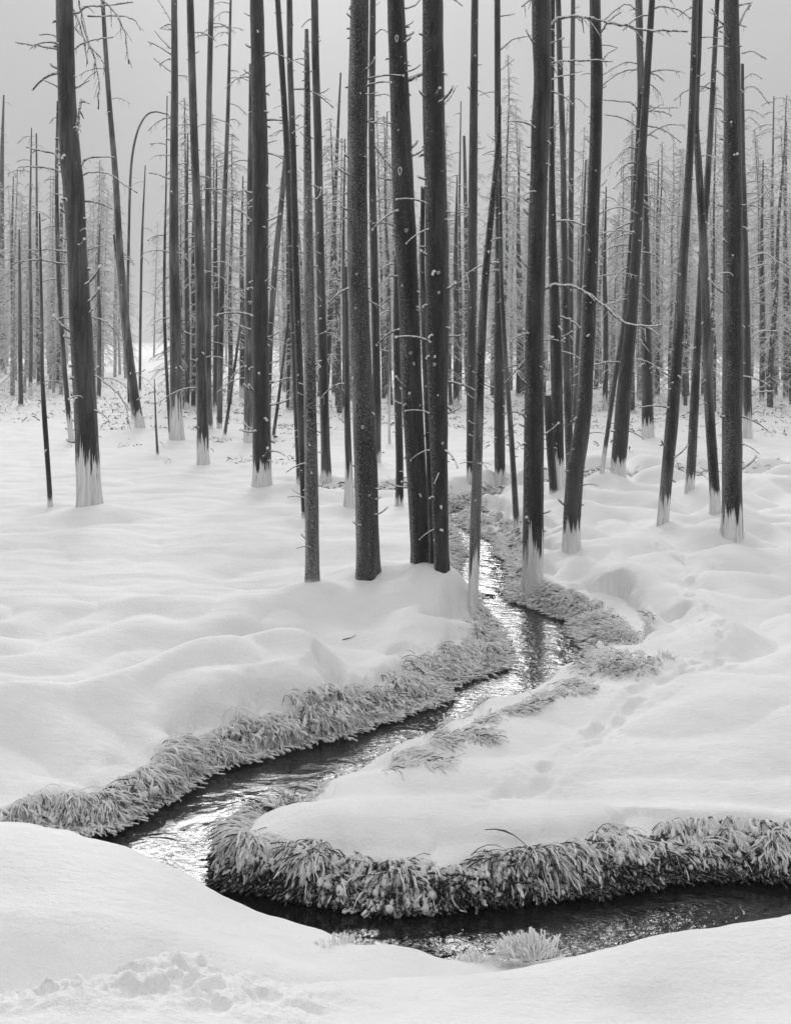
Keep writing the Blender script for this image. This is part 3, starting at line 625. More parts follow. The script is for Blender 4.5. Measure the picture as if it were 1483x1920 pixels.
def smooth_path(P, n):
    """Catmull-Rom through points P (k,d) sampled n times"""
    P = np.asarray(P, float); k = len(P)
    Q = np.vstack([2 * P[0] - P[1], P, 2 * P[-1] - P[-2]])
    u = np.linspace(0, k - 1 - 1e-6, n); i = u.astype(int); f = (u - i)[:, None]
    a, b, c, d = Q[i], Q[i + 1], Q[i + 2], Q[i + 3]
    return .5 * (2 * b + (c - a) * f + (2 * a - 5 * b + 4 * c - d) * f ** 2 + (3 * b - a - 3 * c + d) * f ** 3)

def branch_mesh(P, r, sides=5, twigs=3, rs=None, tl=.35):
    """a wobbly tapering limb with short side twigs"""
    rs = rs or random
    P = smooth_path(P, max(8, len(P) * 4))
    L = np.linalg.norm(np.diff(P, axis=0), axis=1).sum()
    P[1:-1] += np.array([[rs.gauss(0, 1), rs.gauss(0, 1), rs.gauss(0, 1)] for _ in range(len(P) - 2)]) * min(.006, L * .006)
    n = len(P)
    rad = r * np.linspace(1.1, .62, n) * np.array([1 + rs.uniform(-.18, .22) for _ in range(n)])
    rad[0] *= 1.35
    V, Q = tubes(P[None], rad[None], sides, cap=False)
    c = len(V); V = np.vstack([V, P[-1]]); e = (n - 1) * sides
    F3 = [(e + i, e + (i + 1) % sides, c) for i in range(sides)]
    faces = [tuple(q) for q in Q.tolist()] + F3
    tw = []
    for k in range(twigs):
        i = rs.randint(max(1, n // 4), n - 2)
        d = P[min(i + 1, n - 1)] - P[i - 1]; d /= np.linalg.norm(d)
        side = np.array([rs.uniform(-1, 1), rs.uniform(-1, 1), rs.uniform(-1.2, .5)])
        v = d * .6 + side * .7; v /= np.linalg.norm(v)
        l = L * rs.uniform(.06, tl)
        t = np.linspace(0, 1, 4)[:, None]
        tw.append(P[i] + v * l * t + np.array([0, 0, -.35 * l]) * t * t)
    if tw:
        tv, tq = tubes(np.array(tw), np.tile(np.array([.5, .45, .4, .25]) * r, (len(tw), 1)), 3, cap=False)
        o = len(V); V = np.vstack([V, tv]); faces += [tuple(q) for q in (tq + o).tolist()]
    return V, faces

def branch_obj(P, r, root, twigs, tl=.35, sides=5):
    V, faces = branch_mesh(P, r, sides, twigs, tl=tl)
    me = bpy.data.meshes.new('branch'); me.from_pydata([tuple(v) for v in V], [], faces)
    me.materials.append(M_BRANCH)
    me.polygons.foreach_set('use_smooth', [True] * len(me.polygons))
    return link('branch', me, root)

def arc_points(o, phi, L, lift, droop):
    t = np.linspace(0, 1, 5)
    return np.stack([o[0] + math.cos(phi) * L * t, o[1] + math.sin(phi) * L * t, o[2] + L * (lift * t - droop * t * t)], 1)

ti = 0
for tr in TREES:
    ti += 1
    X0, Y0, Z0 = tr['at']
    Z0 = float(ground(np.array([X0]), np.array([Y0]))[0])
    P = np.array(tr['p'], float)
    leanY = random.uniform(-.02, .05)
    W = []
    for px, py, w in P:
        h0 = HC - (py - HOR) / F * Y0 - Z0
        Y = Y0 + leanY * max(h0, 0)
        W.append(((px - CX) / F * Y, Y, HC - (py - HOR) / F * Y, max(w * 1.02, 1.5) / 2 / F * Y))
    W = np.array(W)
    if P[-1, 1] <= 5 and not tr.get('noext'):         # carries on above the frame
        d = W[-1] - W[-3]; d3 = d[:3] / max(d[2], .1)
        H = random.uniform(8.5, 11.0); dh = max(1.5, H - (W[-1, 2] - Z0))
        r = W[-1, 3]
        for k, q in ((.33, .78), (.66, .5), (1.0, .16)):
            W = np.vstack([W, np.append(W[-1, :3] * 0 + (W[len(P) - 1, :3] + d3 * dh * k), r * q)])
    W[0, 2] = Z0
    foot = W[0].copy(); foot[2] -= .35; foot[3] *= 1.06
    W = np.vstack([foot, W])
    W[:, 0] -= X0; W[:, 1] -= Y0; W[:, 2] -= Z0
    hgt = W[-1, 2]
    rows = int(min(150, max(24, hgt / .07)))
    S = smooth_path(W, rows)
    S[:, 3] = np.maximum(S[:, 3], .002)
    hero = tr.get('hero', 0)
    sides = 28 if hero else 14
    root = empty('dead_pine', (X0, Y0, Z0))
    tag(root, tr['l'], 'dead tree', GROUP)
    V, Q = tubes(S[None, :, :3], S[None, :, 3], sides, cap=False)
    # bark relief: long vertical ridges, dents, slight flare at the foot
    V = V.reshape(rows, sides, 3); ang = np.arange(sides) / sides
    zz = S[:, 2]
    rel = (0.055 * noise2(ang[None, :] * 9 + ti * 7.1 + .35 * noise2(zz[:, None] * 1.2, 0 * ang[None, :] + ti, 71), zz[:, None] * .7 + 0 * ang[None, :], 72)
           + .05 * noise2(ang[None, :] * 3 + 2.2 + ti, zz[:, None] * 3 + 0 * ang[None, :], 73)) * (1 if hero else .7)
    blend = 1 - np.abs(ang * 2 - 1) ** 12
    flare = .10 * np.exp(-np.maximum(zz, 0) / .12)[:, None] * (1 + .8 * np.sin(ang[None, :] * 2 * math.pi * 5 + ti))
    ctr = S[:, None, :3]
    V = ctr + (V - ctr) * (1 + rel[..., None] * 1.6 * blend[None, :, None] + flare[..., None])
    V = V.reshape(-1, 3)
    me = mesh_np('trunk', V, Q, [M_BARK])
    # close the top
    tk = link('trunk', me, root)
    tk['sock'] = tr['sock'] / F * Y0; tk['frost'] = tr['frost']; tk['pale'] = tr['pale']
    # traced branches
    for pl, bwid in tr.get('br', []):
        dy = random.uniform(-.12, .12)
        pts = []
        n = len(pl)
        for i, (px, py) in enumerate(pl):
            Y = Y0 + leanY * max(HC - (py - HOR) / F * Y0 - Z0, 0) + dy * i / n
            pts.append(((px - CX) / F * Y - X0, Y - Y0, HC - (py - HOR) / F * Y - Z0))
        # start inside the trunk
        zc = pts[0][2]; j = int(np.argmin(np.abs(S[:, 2] - zc)))
        pts = [tuple(S[j, :2] * .6 + np.array(pts[0][:2]) * .4) + (zc,)] + pts if len(pl) > 2 else pts
        Lp = sum(math.dist(pl[i], pl[i + 1]) for i in range(n - 1))
        branch_obj(pts, bwid / 2 / F * Y0, root, int(min(9, max(0, Lp / 14))), .16)
    ztop = min(hgt, HC + HOR / F * Y0 + .4 - Z0)
    # stubs
    used = 0
    zs0 = max(.25, abs(tr['sock']) * (tr['sock'] > 0) / F * Y0 * 1.2)
    for k in range(int(tr['stub'] * (1.9 if hero else 1.2))):
        z = random.uniform(zs0, ztop * .985); j = int(np.argmin(np.abs(S[:, 2] - z)))
        a = random.choice((random.uniform(-2.9, -.2), random.uniform(-.7, .3), random.uniform(2.8, 3.8)))
        r = S[j, 3]
        s = link('branch_stub', STUBS[random.choice((0, 0, 1, 1, 2, 2, 3, 4))], root)
        s.location = (S[j, 0] + math.cos(a) * r * .9, S[j, 1] + math.sin(a) * r * .9, S[j, 2])
        s.rotation_euler = (random.uniform(-.3, .5), random.uniform(0, 6.28) if 0 else 0, a - math.pi / 2)
        sc = min(1.25, max(.55, r / .085)) * random.uniform(.7, 1.25) * (1 if Y0 < 13 else 1.35)
        s.scale = (sc, sc * random.uniform(.8, 1.25), sc)
    for px, py, sz in tr.get('ring', []):
        z = HC - (py - HOR) / F * Y0 - Z0; j = int(np.argmin(np.abs(S[:, 2] - z)))
        x = (px - CX) / F * (Y0 - S[j, 3]) - X0 - S[j, 0]
        x = max(-.9 * S[j, 3], min(.9 * S[j, 3], x)); a = -math.acos(x / S[j, 3])
        s = link('knot', RING, root)
        s.location = (S[j, 0] + math.cos(a) * S[j, 3] * 1.01, S[j, 1] + math.sin(a) * S[j, 3] * 1.01, z)
        s.rotation_euler = (0, 0, a + math.pi / 2)
        s.scale = (sz * .6, sz * .8, sz * .7 * (1.9 if sz > 1.05 and py in (64, 318) else 1))
    # free branches, arching out and down
    for k in range(tr.get('arc', 0)):
        z = random.uniform(max(zs0, hgt * .08 if tr.get('bush') else hgt * .12), ztop); j = int(np.argmin(np.abs(S[:, 2] - z)))
        phi = random.choice((random.uniform(-.9, .9), math.pi + random.uniform(-.9, .9)))
        L = random.uniform(.35, 1.0) * (1 - .45 * z / max(hgt, 1)) * (Y0 / 20) ** .25 * (1.15 if tr.get('bush') else 1)
        pts = arc_points(S[j, :3], phi, L, random.uniform(.05, .45), random.uniform(.35, .75))
        branch_obj(pts, random.uniform(.010, .015) * (1.35 if tr.get('bush') else 1), root, 7 if tr.get('bush') else 5, .3, 4)

# ------------------------------------------------------------------ forest behind
def far_proto(k):
    rs = random.Random(100 + k)
    H = rs.uniform(8.5, 11.5); r0 = rs.uniform(.07, .12)
    n = 26; z = np.linspace(-.4, H, n)
    bx = rs.uniform(-.25, .25); by = rs.uniform(-.2, .2)
    c = np.stack([bx * (z / H) ** 2 + .03 * np.sin(z * 1.3 + k), by * (z / H) ** 2, z], 1)
    rad = r0 * (1 - .88 * np.clip(z, 0, H) / H)
    V, Q = tubes(c[None], rad[None], 7, cap=False)
    trunk = mesh_np('trunk', V, Q, [M_FAR])
    P = []; Rr = []
    nb = rs.choice((120, 160, 200, 250))
    low = rs.uniform(.04, .22)
    for i in range(nb):
        f = low + (1 - low) * rs.random() ** .85
        zz = f * H; ph = rs.uniform(0, 2 * math.pi)
        L = (1 - f) ** .45 * rs.choice((.25, .5, .8, 1.1, 1.3)) * rs.uniform(.6, 1.1) + .06
        t = np.linspace(0, 1, 5)
        lift = rs.uniform(-.05, .5); dr = rs.uniform(.3, .85)
        ci = np.array([np.interp(zz, z, c[:, 0]), np.interp(zz, z, c[:, 1]), zz])
        b = np.stack([math.cos(ph) * L * t, math.sin(ph) * L * t, L * (lift * t - dr * t * t)], 1) + ci
        P.append(b); Rr.append(np.array([1.2, 1, .95, .8, .5]) * rs.uniform(.010, .016))
        for q in range(rs.randint(3, 6)):
            a = rs.uniform(.25, .95); s = np.array([np.interp(a, t, b[:, m]) for m in range(3)])
            l = L * rs.uniform(.15, .4); p2 = ph + rs.choice((-1, 1)) * rs.uniform(.4, 1.3)
            P.append(s + np.stack([math.cos(p2) * l * t, math.sin(p2) * l * t, -l * rs.uniform(.2, 1.1) * t], 1))
            Rr.append(np.array([1, .9, .8, .7, .4]) * .0095)
    V, Q = tubes(np.array(P), np.array(Rr), 3, cap=False)
    crown = mesh_np('crown', V, Q, [M_CROWN])
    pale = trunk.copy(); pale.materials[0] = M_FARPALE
    return trunk, crown, pale
PROT = [far_proto(k) for k in range(14)]
MARKS = [(5, 'the left-edge twiggy pine'), (78, 'the thin crooked far left pine'), (152, 'the stout leaning far left trunk'), (236, 'the steeply leaning grey pine'), (329, 'the frayed-foot pine'),
         (376, 'the bright white-footed pine'), (487, 'the dark thick trunk'), (580, 'the frost-speckled pale pine'), (675, 'the thick frosted centre trunk'), (768, 'the left dark twin trunk'),
         (820, 'the right dark twin trunk'), (883, 'the pine behind the stream'), (935, 'the long straight dark pine'), (1002, 'the thick bowed trunk'), (1106, 'the curved white-footed trunk'),
         (1183, 'the black-footed leaning pine'), (1272, 'the foremost right-leaning trunk'), (1324, 'the left-leaning crossing pine'), (1215, 'the background pine with white foot'), (1373, 'the thick far right trunk'), (1428, 'the first bristly right-edge pine'), (1465, 'the tall rime-limbed right-edge pine')]
ORD = ['', 'second', 'third', 'fourth', 'fifth', 'sixth', 'seventh', 'eighth', 'ninth', 'tenth', 'eleventh', 'twelfth', 'thirteenth', 'fourteenth', 'fifteenth', 'sixteenth', 'seventeenth', 'eighteenth', 'nineteenth', 'twentieth', 'twenty-first', 'twenty-second', 'twenty-third', 'twenty-fourth', 'twenty-fifth', 'twenty-sixth', 'twenty-seventh', 'twenty-eighth']
def name_far(lst):
    """lst: (root, px of the foot, apparent top row); each pine is named by its rank in height beside a landmark trunk"""
    sets_ = {}
    for root, px, top in lst:
        m = min(MARKS, key=lambda q: abs(q[0] - px)); sets_.setdefault((m[1], 'left' if px < m[0] else 'right'), []).append((top, root))
    for (mk, side), v in sets_.items():
        v.sort(key=lambda q: q[0])
        for i, (_, root) in enumerate(v):
            o_ = ORD[i] + ' tallest' if 0 < i < 28 else ('tallest' if i == 0 else 'small')
            tag(root, '%s rimed background pine just %s of %s' % (o_, side, mk), 'dead tree', 'rimed pines in the woods behind')
FARS = []
cnt = 0; tries = 0; pos = []
while cnt < 298 and tries < 9000:
    tries += 1
    Y = 34 + 62 * random.random() ** 1.15
    px = random.uniform(-25, 1505) if random.random() < .84 else random.uniform(-60, 245)
    if 245 < px < 320 and Y < 88: continue
    if 690 < px < 745 and Y < 60 and random.random() < .6: continue
    if px < 250 and (Y < 44 or Y > 78): continue
    if px > 1180 and Y > 70: Y -= 30
    if 420 < px < 860 and random.random() < .25: continue
    x = (px - CX) / F * Y
    if any((x - a) ** 2 + (Y - b) ** 2 < 1.1 for a, b in pos): continue
    pos.append((x, Y)); cnt += 1
    trunk, crown, pale = PROT[random.randrange(len(PROT))]
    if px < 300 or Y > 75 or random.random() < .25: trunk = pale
    z = float(ground(np.array([x]), np.array([Y]))[0])
    root = empty('rimed_pine', (x, Y, z))
    root.rotation_euler = (random.gauss(0, .018), random.gauss(0, .025), random.uniform(0, 6.28))
    s = random.uniform(.62, 1.02); root.scale = (s, s, s)
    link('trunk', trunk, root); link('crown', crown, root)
    FARS.append((root, px, HOR - F * (z + s * trunk.vertices[-1].co.z - HC) / Y))
name_far(FARS)

# ------------------------------------------------------------------ ground sheet
tcol = np.concatenate([-np.geomspace(6, .42, 46)[:-1], np.linspace(-.42, .42, 760), np.geomspace(.42, 6, 46)[1:]])
yrow = np.concatenate([np.linspace(-12, 2.3, 24)[:-1], np.geomspace(2.3, 20, 620)[:-1], np.geomspace(20, 60, 130)[:-1], np.geomspace(60, 1100, 50)])
TT, YY = np.meshgrid(tcol, yrow)
XX = TT * np.maximum(YY, 2.3)
ZZ = np.empty_like(XX)
for a in range(0, len(yrow), 100):
    ZZ[a:a + 100] = ground(XX[a:a + 100], YY[a:a + 100])
nr, nc = XX.shape
i = np.arange(nr - 1)[:, None] * nc + np.arange(nc - 1)[None, :]
Q = np.stack([i, i + 1, i + nc + 1, i + nc], -1).reshape(-1, 4)
cx_ = XX.ravel()[Q].mean(1); cy_ = YY.ravel()[Q].mean(1); soil = np.zeros(len(Q), int)
sel = np.where((cy_ > 3.5) & (cy_ < 19) & (np.abs(cx_) < 8))[0]
dd, ww = shore(cx_[sel], cy_[sel]); sw = strip_w(cx_[sel], cy_[sel], ww)
isl = (cy_[sel] < 6.0) & (cx_[sel] > -1.0) & (ww > .07)
soil[sel] = (dd < np.where(isl, .62, .12) * sw) & ((ww > .07) | (dd < 0))
M_SOIL = frosty_mat('dark_peat_bank', .015, .10, .5, .8, 30, .2)
o = link('snowy_ground', mesh_np('snowy_ground', np.stack([XX, YY, ZZ], -1).reshape(-1, 3), Q, [M_SNOW, M_SOIL], soil))
tag(o, kind='structure')
# water
wx = np.array([-9., 14.]); wy = np.array([2.5, 24.])
V = [(-6, 3.9, WATER), (16, 3.9, WATER), (16, 24, WATER), (-6, 24, WATER)]
o = link('stream_water', mesh_np('stream_water', V, [[0, 1, 2, 3]], [M_WATER], smooth=False))
tag(o, kind='structure')

# ------------------------------------------------------------------ rimed grass along the banks
def blades(roots, dirs, L, rad, pitch0, curl, K=6):
    """roots (n,3), dirs angle (n), length, start pitch and curl -> centre lines and radii"""
    n = len(roots); t = np.linspace(0, 1, K)
    pitch = pitch0[:, None] - curl[:, None] * t[None, :]
    step = (L / (K - 1))[:, None]
    dirw = dirs[:, None] + rng.normal(0, .2, (n, K)).cumsum(axis=1)
    dx = np.cos(dirw) * np.cos(pitch) * step; dy = np.sin(dirw) * np.cos(pitch) * step; dz = np.sin(pitch) * step
    P = np.zeros((n, K, 3)); P[:, 0] = roots
    P[:, 1:, 0] = roots[:, 0:1] + dx[:, :-1].cumsum(1); P[:, 1:, 1] = roots[:, 1:2] + dy[:, :-1].cumsum(1); P[:, 1:, 2] = roots[:, 2:3] + dz[:, :-1].cumsum(1)
    P[..., 2] = np.maximum(P[..., 2], WATER + .012 + rng.random((n, 1)) * .03)
    Rd = rad[:, None] * np.linspace(.7, 1.0, K)[None, :] * rng.uniform(.5, 1.5, (n, K))
    Rd[:, -1] *= .75
    Rd[:, -3:] *= (1 + .7 * (rng.random((n, 1)) < .3))
    return P, Rd
def grass_object(name, label, sets):
    """sets: list of (P, Rad, material index)"""
    Vs, Qs, Ms = [], [], []; off = 0
    for P, Rd, mi, *sd in sets:
        V, Q = tubes(P, Rd, sd[0] if sd else 4); Vs.append(V); Qs.append(Q + off); Ms.append(np.full(len(Q), mi)); off += len(V)
    me = mesh_np(name, np.vstack(Vs), np.vstack(Qs), [M_RIME, M_STEM, M_BRANCH], np.concatenate(Ms))
    o = link(name, me); tag(o, label, 'grass', None, 'stuff'); return o

def shore_samples(i0, i1, per_m, depth=(0.05, 1.0)):
    """random root points in the grassy strip next to shore vertices i0..i1 with the direction to the water"""
    R_, D_, S_ = [], [], []
    for i in range(i0, i1):
        a, b = SHP[i], SHP[i + 1]; L = np.hypot(*(b - a)); dist = (a[1] + b[1]) / 2
        dens = per_m * (SHD[i] + SHD[i + 1]) / 2 * min(1.0, (7.5 / dist) ** .9)
        n = int(L * dens)
        if n <= 0: continue
        nrm = np.array([-(b - a)[1], (b - a)[0]]) / L
        mid = (a + b) / 2 + nrm * .05
        if shore(np.array([mid[0]]), np.array([mid[1]]))[0][0] < 0: nrm = -nrm       # nrm points to land
        t = rng.random(n); w = SHW[i] * (1 - t) + SHW[i + 1] * t
        u = depth[0] + (depth[1] - depth[0]) * rng.random(n)
        p = a + (b - a) * t[:, None] + nrm * (u * w * .8)[:, None]
        R_.append(p); D_.append(np.full(n, math.atan2(-nrm[1], -nrm[0]))); S_.append(np.full(n, dist))
    return np.vstack(R_), np.concatenate(D_), np.concatenate(S_)

def tussocky(p, d, cell):
    """pull roots towards scattered tussock centres and fan the blades out from them"""
    cx = np.round(p[:, 0] / cell) * cell; cy = np.round(p[:, 1] / cell) * cell
    jx = (hash2(np.round(cx / cell), np.round(cy / cell), 5) - .5) * cell * .9; jy = (hash2(np.round(cx / cell), np.round(cy / cell), 9) - .5) * cell * .9
    c = np.stack([cx + jx, cy + jy], 1)
    v = p - c
    q = c + v * .75
    fan = np.arctan2(v[:, 1], v[:, 0]); r = np.hypot(v[:, 0], v[:, 1]) / (cell * .5)
    # blend directions as vectors
    wx = np.cos(d) * 1.0 + np.cos(fan) * .5 * r; wy = np.sin(d) * 1.0 + np.sin(fan) * .5 * r
    lift = np.exp(-(r * 1.1) ** 2)
    var = hash2(np.round(cx / cell), np.round(cy / cell), 13)
    return q, np.arctan2(wy, wx), lift, var

def bank(name, label, i0, i1, per_m, L0, rad0, dark=.5, dark_share=.5, cell=.26, mat_low=0, gap=-.25, clot=.10):
    sets = []
    p, d, ds = shore_samples(i0, i1, per_m, (.30, 1.0))
    h_ = len(p) // 3; pm = rng.permutation(len(p)); p, d, ds = p[pm], d[pm], ds[pm]
    ta = [tussocky(p[:h_], d[:h_], cell * .6), tussocky(p[h_:2 * h_], d[h_:2 * h_], cell * 1.15), tussocky(p[2 * h_:], d[2 * h_:], cell * 1.9)]
    q, d2, lift, var = [np.concatenate([k[j] for k in ta]) for j in range(4)]
    ds = np.concatenate([ds[:h_], ds[h_:2 * h_], ds[2 * h_:]])
    sd_, sw_ = shore(q[:, 0], q[:, 1]); sd_ = sd_ + lobes(q[:, 0], q[:, 1]); ok = (sd_ > 0) & (sd_ < strip_w(q[:, 0], q[:, 1], sw_) * 1.1 + .02)
    bald = noise2(q[:, 0] / .14, q[:, 1] / .14, 77) + .5 * noise2(q[:, 0] / .05, q[:, 1] / .05, 78)
    q, d2, lift, var, ds, bald = q[ok], d2[ok], lift[ok], var[ok], ds[ok], bald[ok]
    n = len(q)
    z = ground(q[:, 0], q[:, 1]) + lift * .03 * (.4 + var) - .01
    d2 = d2 + rng.normal(0, .45, n)
    L = L0 * rng.uniform(.45, 1.2, n) * (.6 + .8 * var) * (1 + .7 * noise2(q[:, 0] / .3, q[:, 1] / .3, 79))
    thick = np.maximum(1, ds / 9.5)
    P, Rd = blades(np.column_stack([q, z]), d2, L, rad0 * rng.uniform(.6, 1.25, n) * thick, rng.uniform(-.1, .75, n), rng.uniform(1.0, 2.2, n))
    kp = bald > gap
    sets.append((P[kp], Rd[kp], 0))
    # clots of rime caught on the blade ends
    nc_ = int(n * clot)
    if nc_:
        k = rng.choice(n, nc_, replace=False)
        near_w = np.column_stack([q[k, 0] + np.cos(d2[k]) * L[k] * .35, q[k, 1] + np.sin(d2[k]) * L[k] * .35])
        P, Rd = blades(np.column_stack([near_w, z[k] + .012]), d2[k], L0 * rng.uniform(.3, .75, nc_), rad0 * rng.uniform(1.3, 3.1, nc_) * np.where(rng.random(nc_) < .25, 1.4, 1), rng.uniform(-.9, .0, nc_), rng.uniform(.3, 1.0, nc_), 8)
        Rd *= np.array([.45, .8, 1.0, .95, 1.1, 1.15, .95, .55])[None, :] * rng.uniform(.8, 1.25, Rd.shape)
        V_, Q_ = None, None
        sets.append((P, Rd, 0, 6))
    m = int(n * dark_share)
    k = rng.integers(0, n, m)
    P, Rd = blades(np.column_stack([q[k], z[k] - .02]), d2[k] + rng.normal(0, .4, m), L[k] * .9, .0017 * rng.uniform(.7, 1.4, m) * thick[k], rng.uniform(0, .9, m), rng.uniform(1.0, 2.2, m))
    sets.append((P, Rd, 1))
    # matted undergrowth close to the waterline
    m2 = int(n * dark)
    p, d, ds = shore_samples(i0, i1, per_m * dark, (0.0, .45)); m2 = len(p)
    z = ground(p[:, 0], p[:, 1])
    P, Rd = blades(np.column_stack([p, z]), d + rng.normal(0, .9, m2), rng.uniform(.06, .14, m2), .004 * rng.uniform(.7, 1.4, m2), rng.uniform(-.3, .8, m2), rng.uniform(.5, 2, m2))
    sets.append((P, Rd, mat_low))
    return grass_object(name, label, sets)

def idx(px, py):
    return int(np.argmin([abs(a - px) + abs(b - py) for a, b, _, _ in SH]))
bank('frosted_grass', 'rime-coated grass hanging over the water along the left bank of the stream', idx(20,1602), idx(960,1250), 2000, .12, .0032, .2, .25, .21, 0, -.04, .12)
bank('frosted_grass', 'frosted grass around the inner bend and far left bank beside the twin trunks', idx(960,1250), idx(838,955), 1800, .085, .0032, .2, .25, .2, 0, -.06, .08)
bank('frosted_grass', 'frosted grass on the right bank of the upper stream below the thick bowed trunk', idx(1040,936), idx(1092,1224), 1900, .085, .0032, .2, .45, .2, 0, -.02, .08)
bank('frosted_grass', 'sparse frosted grass on the low right shore in the middle of the stream', idx(1092,1224), idx(524,1546), 500, .05, .0028, .2, .4, .15)
bank('frosted_grass', 'shaggy rimed grass with dark stems overhanging the near water below the snowy spit', idx(524,1546), idx(2100,1640), 2900, .125, .0034, .6, 1.2, .26, 1, .0, .30)
bank('frosted_grass', 'line of frosted grass along the distant upper end of the stream', idx(838,955), idx(1040,936), 1200, .12, .005)

def clump(px, py, n, spread, L0, rad0, aim=None, up=(.2, 1.1)):
    x, y, z = hit(px, py)
    a = rng.uniform(0, 2 * math.pi, n); r = spread * np.sqrt(rng.random(n))
    X = x + r * np.cos(a); Y = y + r * np.sin(a) * .8; Z = ground(X, Y) - .015
    ok = shore(X, Y)[0] > 0
    X, Y, Z, a = X[ok], Y[ok], Z[ok], a[ok]; m = len(X)
    d = a if aim is None else np.arctan2(np.sin(a) * .5 + math.sin(aim), np.cos(a) * .5 + math.cos(aim))
    P, Rd = blades(np.column_stack([X, Y, Z]), d + rng.normal(0, .4, m), L0 * rng.uniform(.5, 1.2, m), rad0 * rng.uniform(.6, 1.2, m), rng.uniform(*up, m), rng.uniform(.8, 2.0, m))
    return P, Rd
sets = []
for px, py, n, sp in [(1105,1165,420,.22),(1140,1190,420,.22),(1180,1200,300,.2),(1140,1225,420,.24),(1180,1240,420,.2),(1120,1250,260,.16),(1190,1255,200,.12),
                      (1060,1285,260,.16),(1085,1295,240,.13),(1020,1305,260,.15),(990,1325,300,.16),(955,1335,200,.12),(905,1350,240,.14),(880,1378,300,.16),(820,1388,260,.16),
                      (905,1385,160,.1),(770,1425,260,.18),(810,1432,160,.14),(740,1440,150,.13),(1090,1140,260,.2),(1060,1130,260,.2),(1020,1115,220,.16)]:
    sp *= .62 if py > 1270 else 1; n = int(n * (.4 if py > 1270 else .55))
    P, Rd = clump(px, py, n, sp, .11, .0034, math.pi * 1.25 if py < 1270 else -.5); sets.append((P, Rd, 0))
    P, Rd = clump(px, py, n // 3, sp, .11, .0016, math.pi * 1.25 if py < 1270 else -.5); sets.append((P, Rd, 1))
grass_object('frosted_grass', 'low frosted tufts breaking through the snow on the right shore', sets)
sets = []
for (ax, ay), (bx, by) in zip(FAR_CH[:-1], FAR_CH[1:]):
    L = math.hypot(bx - ax, by - ay); n = int(L * 300)
    t = rng.random(n); o_ = rng.normal(0, .22, n)
    X = ax + (bx - ax) * t - (by - ay) / L * o_; Y = ay + (by - ay) * t + (bx - ax) / L * o_; Z = ground(X, Y) - .02
    keep = noise2(X / .9, Y / .5, 81) > -.22
    X, Y, Z = X[keep], Y[keep], Z[keep]; m = len(X)
    P, Rd = blades(np.column_stack([X, Y, Z]), rng.uniform(0, 6.28, m), rng.uniform(.08, .2, m), .007 * rng.uniform(.6, 1.2, m), rng.uniform(.3, 1.2, m), rng.uniform(.8, 2, m))
    h = m // 2; sets += [(P[:h], Rd[:h], 0), (P[h:], Rd[h:] * .7, 1)]
grass_object('frosted_grass', 'band of frosted grass crossing the far snow behind the right trunks', sets)
# stubble poking through the distant flat
n = 26000
Y = 20 + 34 * rng.random(n) ** .9; X = rng.uniform(-.42, .42, n) * Y
keep = (fbm(X / 1.6, Y / 1.6, 91, 3) > (.28 - .30 * sstep((Y - 22) / 12))) & ~((X / Y < -.28) & (Y < 30))
X, Y = X[keep], Y[keep]; Z = ground(X, Y) - .02; m = len(X)
P, Rd = blades(np.column_stack([X, Y, Z]), rng.uniform(0, 6.28, m), rng.uniform(.06, .18, m), .010 * rng.uniform(.6, 1.2, m), rng.uniform(.3, 1.3, m), rng.uniform(.6, 2, m), 4)
h = int(m * .6)
grass_object('frosted_stubble', 'stubble of frosted grass poking through snow on the far flat', [(P[:h], Rd[:h], 0), (P[h:], Rd[h:] * .8, 1)])

# a single upright tuft leaning over the near water
def tuft(px, py, Y, n, L0, rad, aim, label):
    x = (px - CX) / F * Y; z = HC - (py - HOR) / F * Y
    zg = float(ground(np.array([x]), np.array([Y]))[0]); z = max(min(z, zg + .05), zg - .02)
    a = rng.normal(aim, .75, n)
    r = rng.random(n) * .07
    roots = np.column_stack([x + np.cos(a) * r * 1.4, Y + np.sin(a) * r * .6, np.full(n, z)])
    P, Rd = blades(roots, a, L0 * rng.uniform(.6, 1.1, n), rad * rng.uniform(.7, 1.3, n), rng.uniform(.3, 1.5, n), rng.uniform(-.5, 1.5, n))
    Rd *= rng.uniform(.5, 1.25, (n, 1)) * rng.uniform(.6, 1.5, Rd.shape)
    V, Q = tubes(P, Rd, 4)
    o = link('grass_tuft', mesh_np('grass_tuft', V, Q, [M_RIME]))
    tag(o, label, 'grass tuft')
tuft(1003, 1800, 4.25, 420, .085, .0024, math.pi * .7, 'upright tuft of thickly rimed grass leaning over the near water, at the snow edge')
tuft(645, 1798, 4.3, 60, .05, .0022, math.pi * .55, 'small half-buried frosted tuft beside the snow lump at the near shore')
tuft(890, 1814, 4.25, 90, .05, .0024, math.pi * .5, 'low rimed tuft lying at the near snow edge left of the upright tuft')
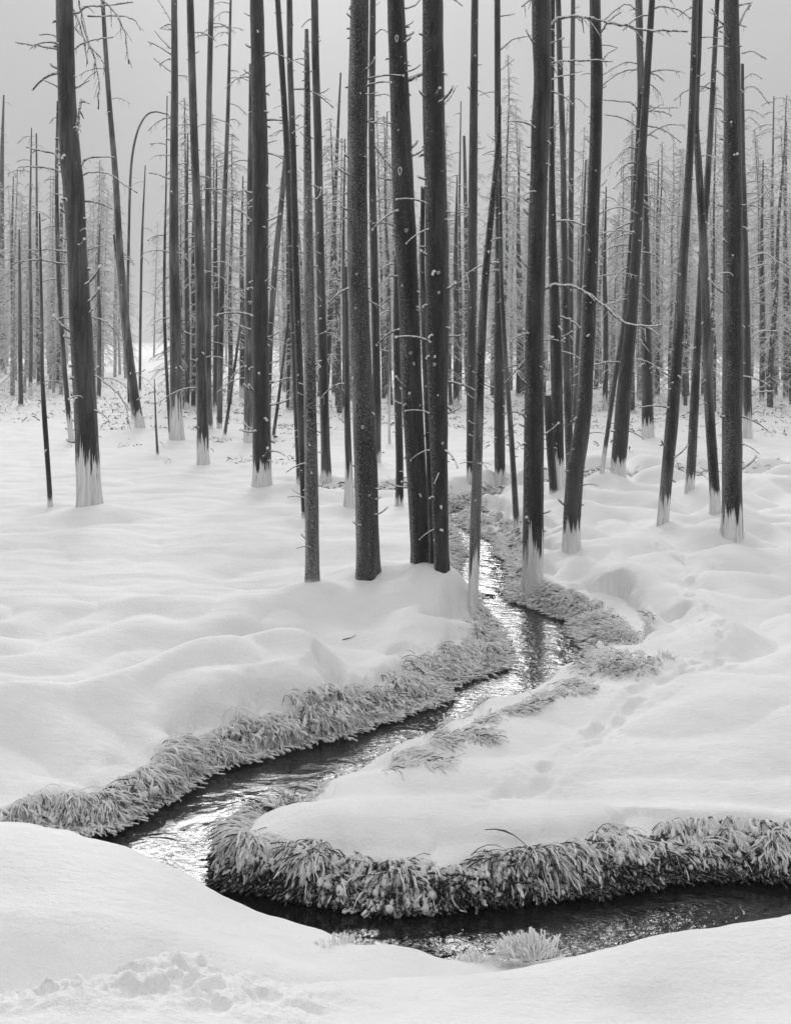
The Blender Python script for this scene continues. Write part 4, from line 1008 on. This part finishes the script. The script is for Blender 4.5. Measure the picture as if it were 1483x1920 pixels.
tuft(1240, 1245, 7.9, 60, .07, .003, math.pi * 1.5, 'dark little tuft in the hollow under the rounded snow pillow on the right')

# dead twig lying in the stream
bm_pts = [wpt(895, 1122), wpt(905, 1120), wpt(918, 1119), wpt(928, 1121)]
V, fcs = branch_mesh([(a, b, WATER + .015) for a, b in bm_pts], .012, 5, 4)
me = bpy.data.meshes.new('fallen_branch'); me.from_pydata([tuple(v) for v in V], [], fcs); me.materials.append(M_STEM)
o = link('fallen_branch', me); tag(o, 'short dark dead branch lying in the stream beside the slim white-footed pine', 'branch')

for px, py, L_, ang, lb_ in [(655, 1199, .10, .15, 'tiny dark twig lying on the snow below the thick frosted centre trunk'),
                             ]:
    x, y, z = hit(px, py)
    t_ = np.linspace(-.5, .5, 4)
    Pt = [(x + math.cos(ang) * L_ * u, y + math.sin(ang) * L_ * u * .6, float(ground(np.array([x + math.cos(ang) * L_ * u]), np.array([y + math.sin(ang) * L_ * u * .6]))[0]) + .004 + .012 * (u > .3)) for u in t_]
    V, fcs = branch_mesh(Pt, .0035, 5, 3)
    me = bpy.data.meshes.new('fallen_twig'); me.from_pydata([tuple(v) for v in V], [], fcs); me.materials.append(M_STEM)
    tag(link('fallen_twig', me), lb_, 'twig', 'twigs fallen on the snow')

# ------------------------------------------------------------------ cold haze
HAZE = 0.0024
V = [(x, y, z) for z in (-2.5, 19) for y in (-20, 1150) for x in (-7000, 7000)]
me = mesh_np('haze', V, [[0, 2, 3, 1], [4, 5, 7, 6], [0, 1, 5, 4], [2, 6, 7, 3], [0, 4, 6, 2], [1, 3, 7, 5]], [], smooth=False)
m = bpy.data.materials.new('haze'); m.use_nodes = True; t = m.node_tree; t.nodes.clear()
out = t.nodes.new('ShaderNodeOutputMaterial'); pv = t.nodes.new('ShaderNodeVolumePrincipled')
pv.inputs['Density'].default_value = HAZE; pv.inputs['Color'].default_value = grey(.97); pv.inputs['Anisotropy'].default_value = .3
t.links.new(pv.outputs[0], out.inputs['Volume']); me.materials.append(m)
o = link('haze', me); tag(o, kind='stuff')
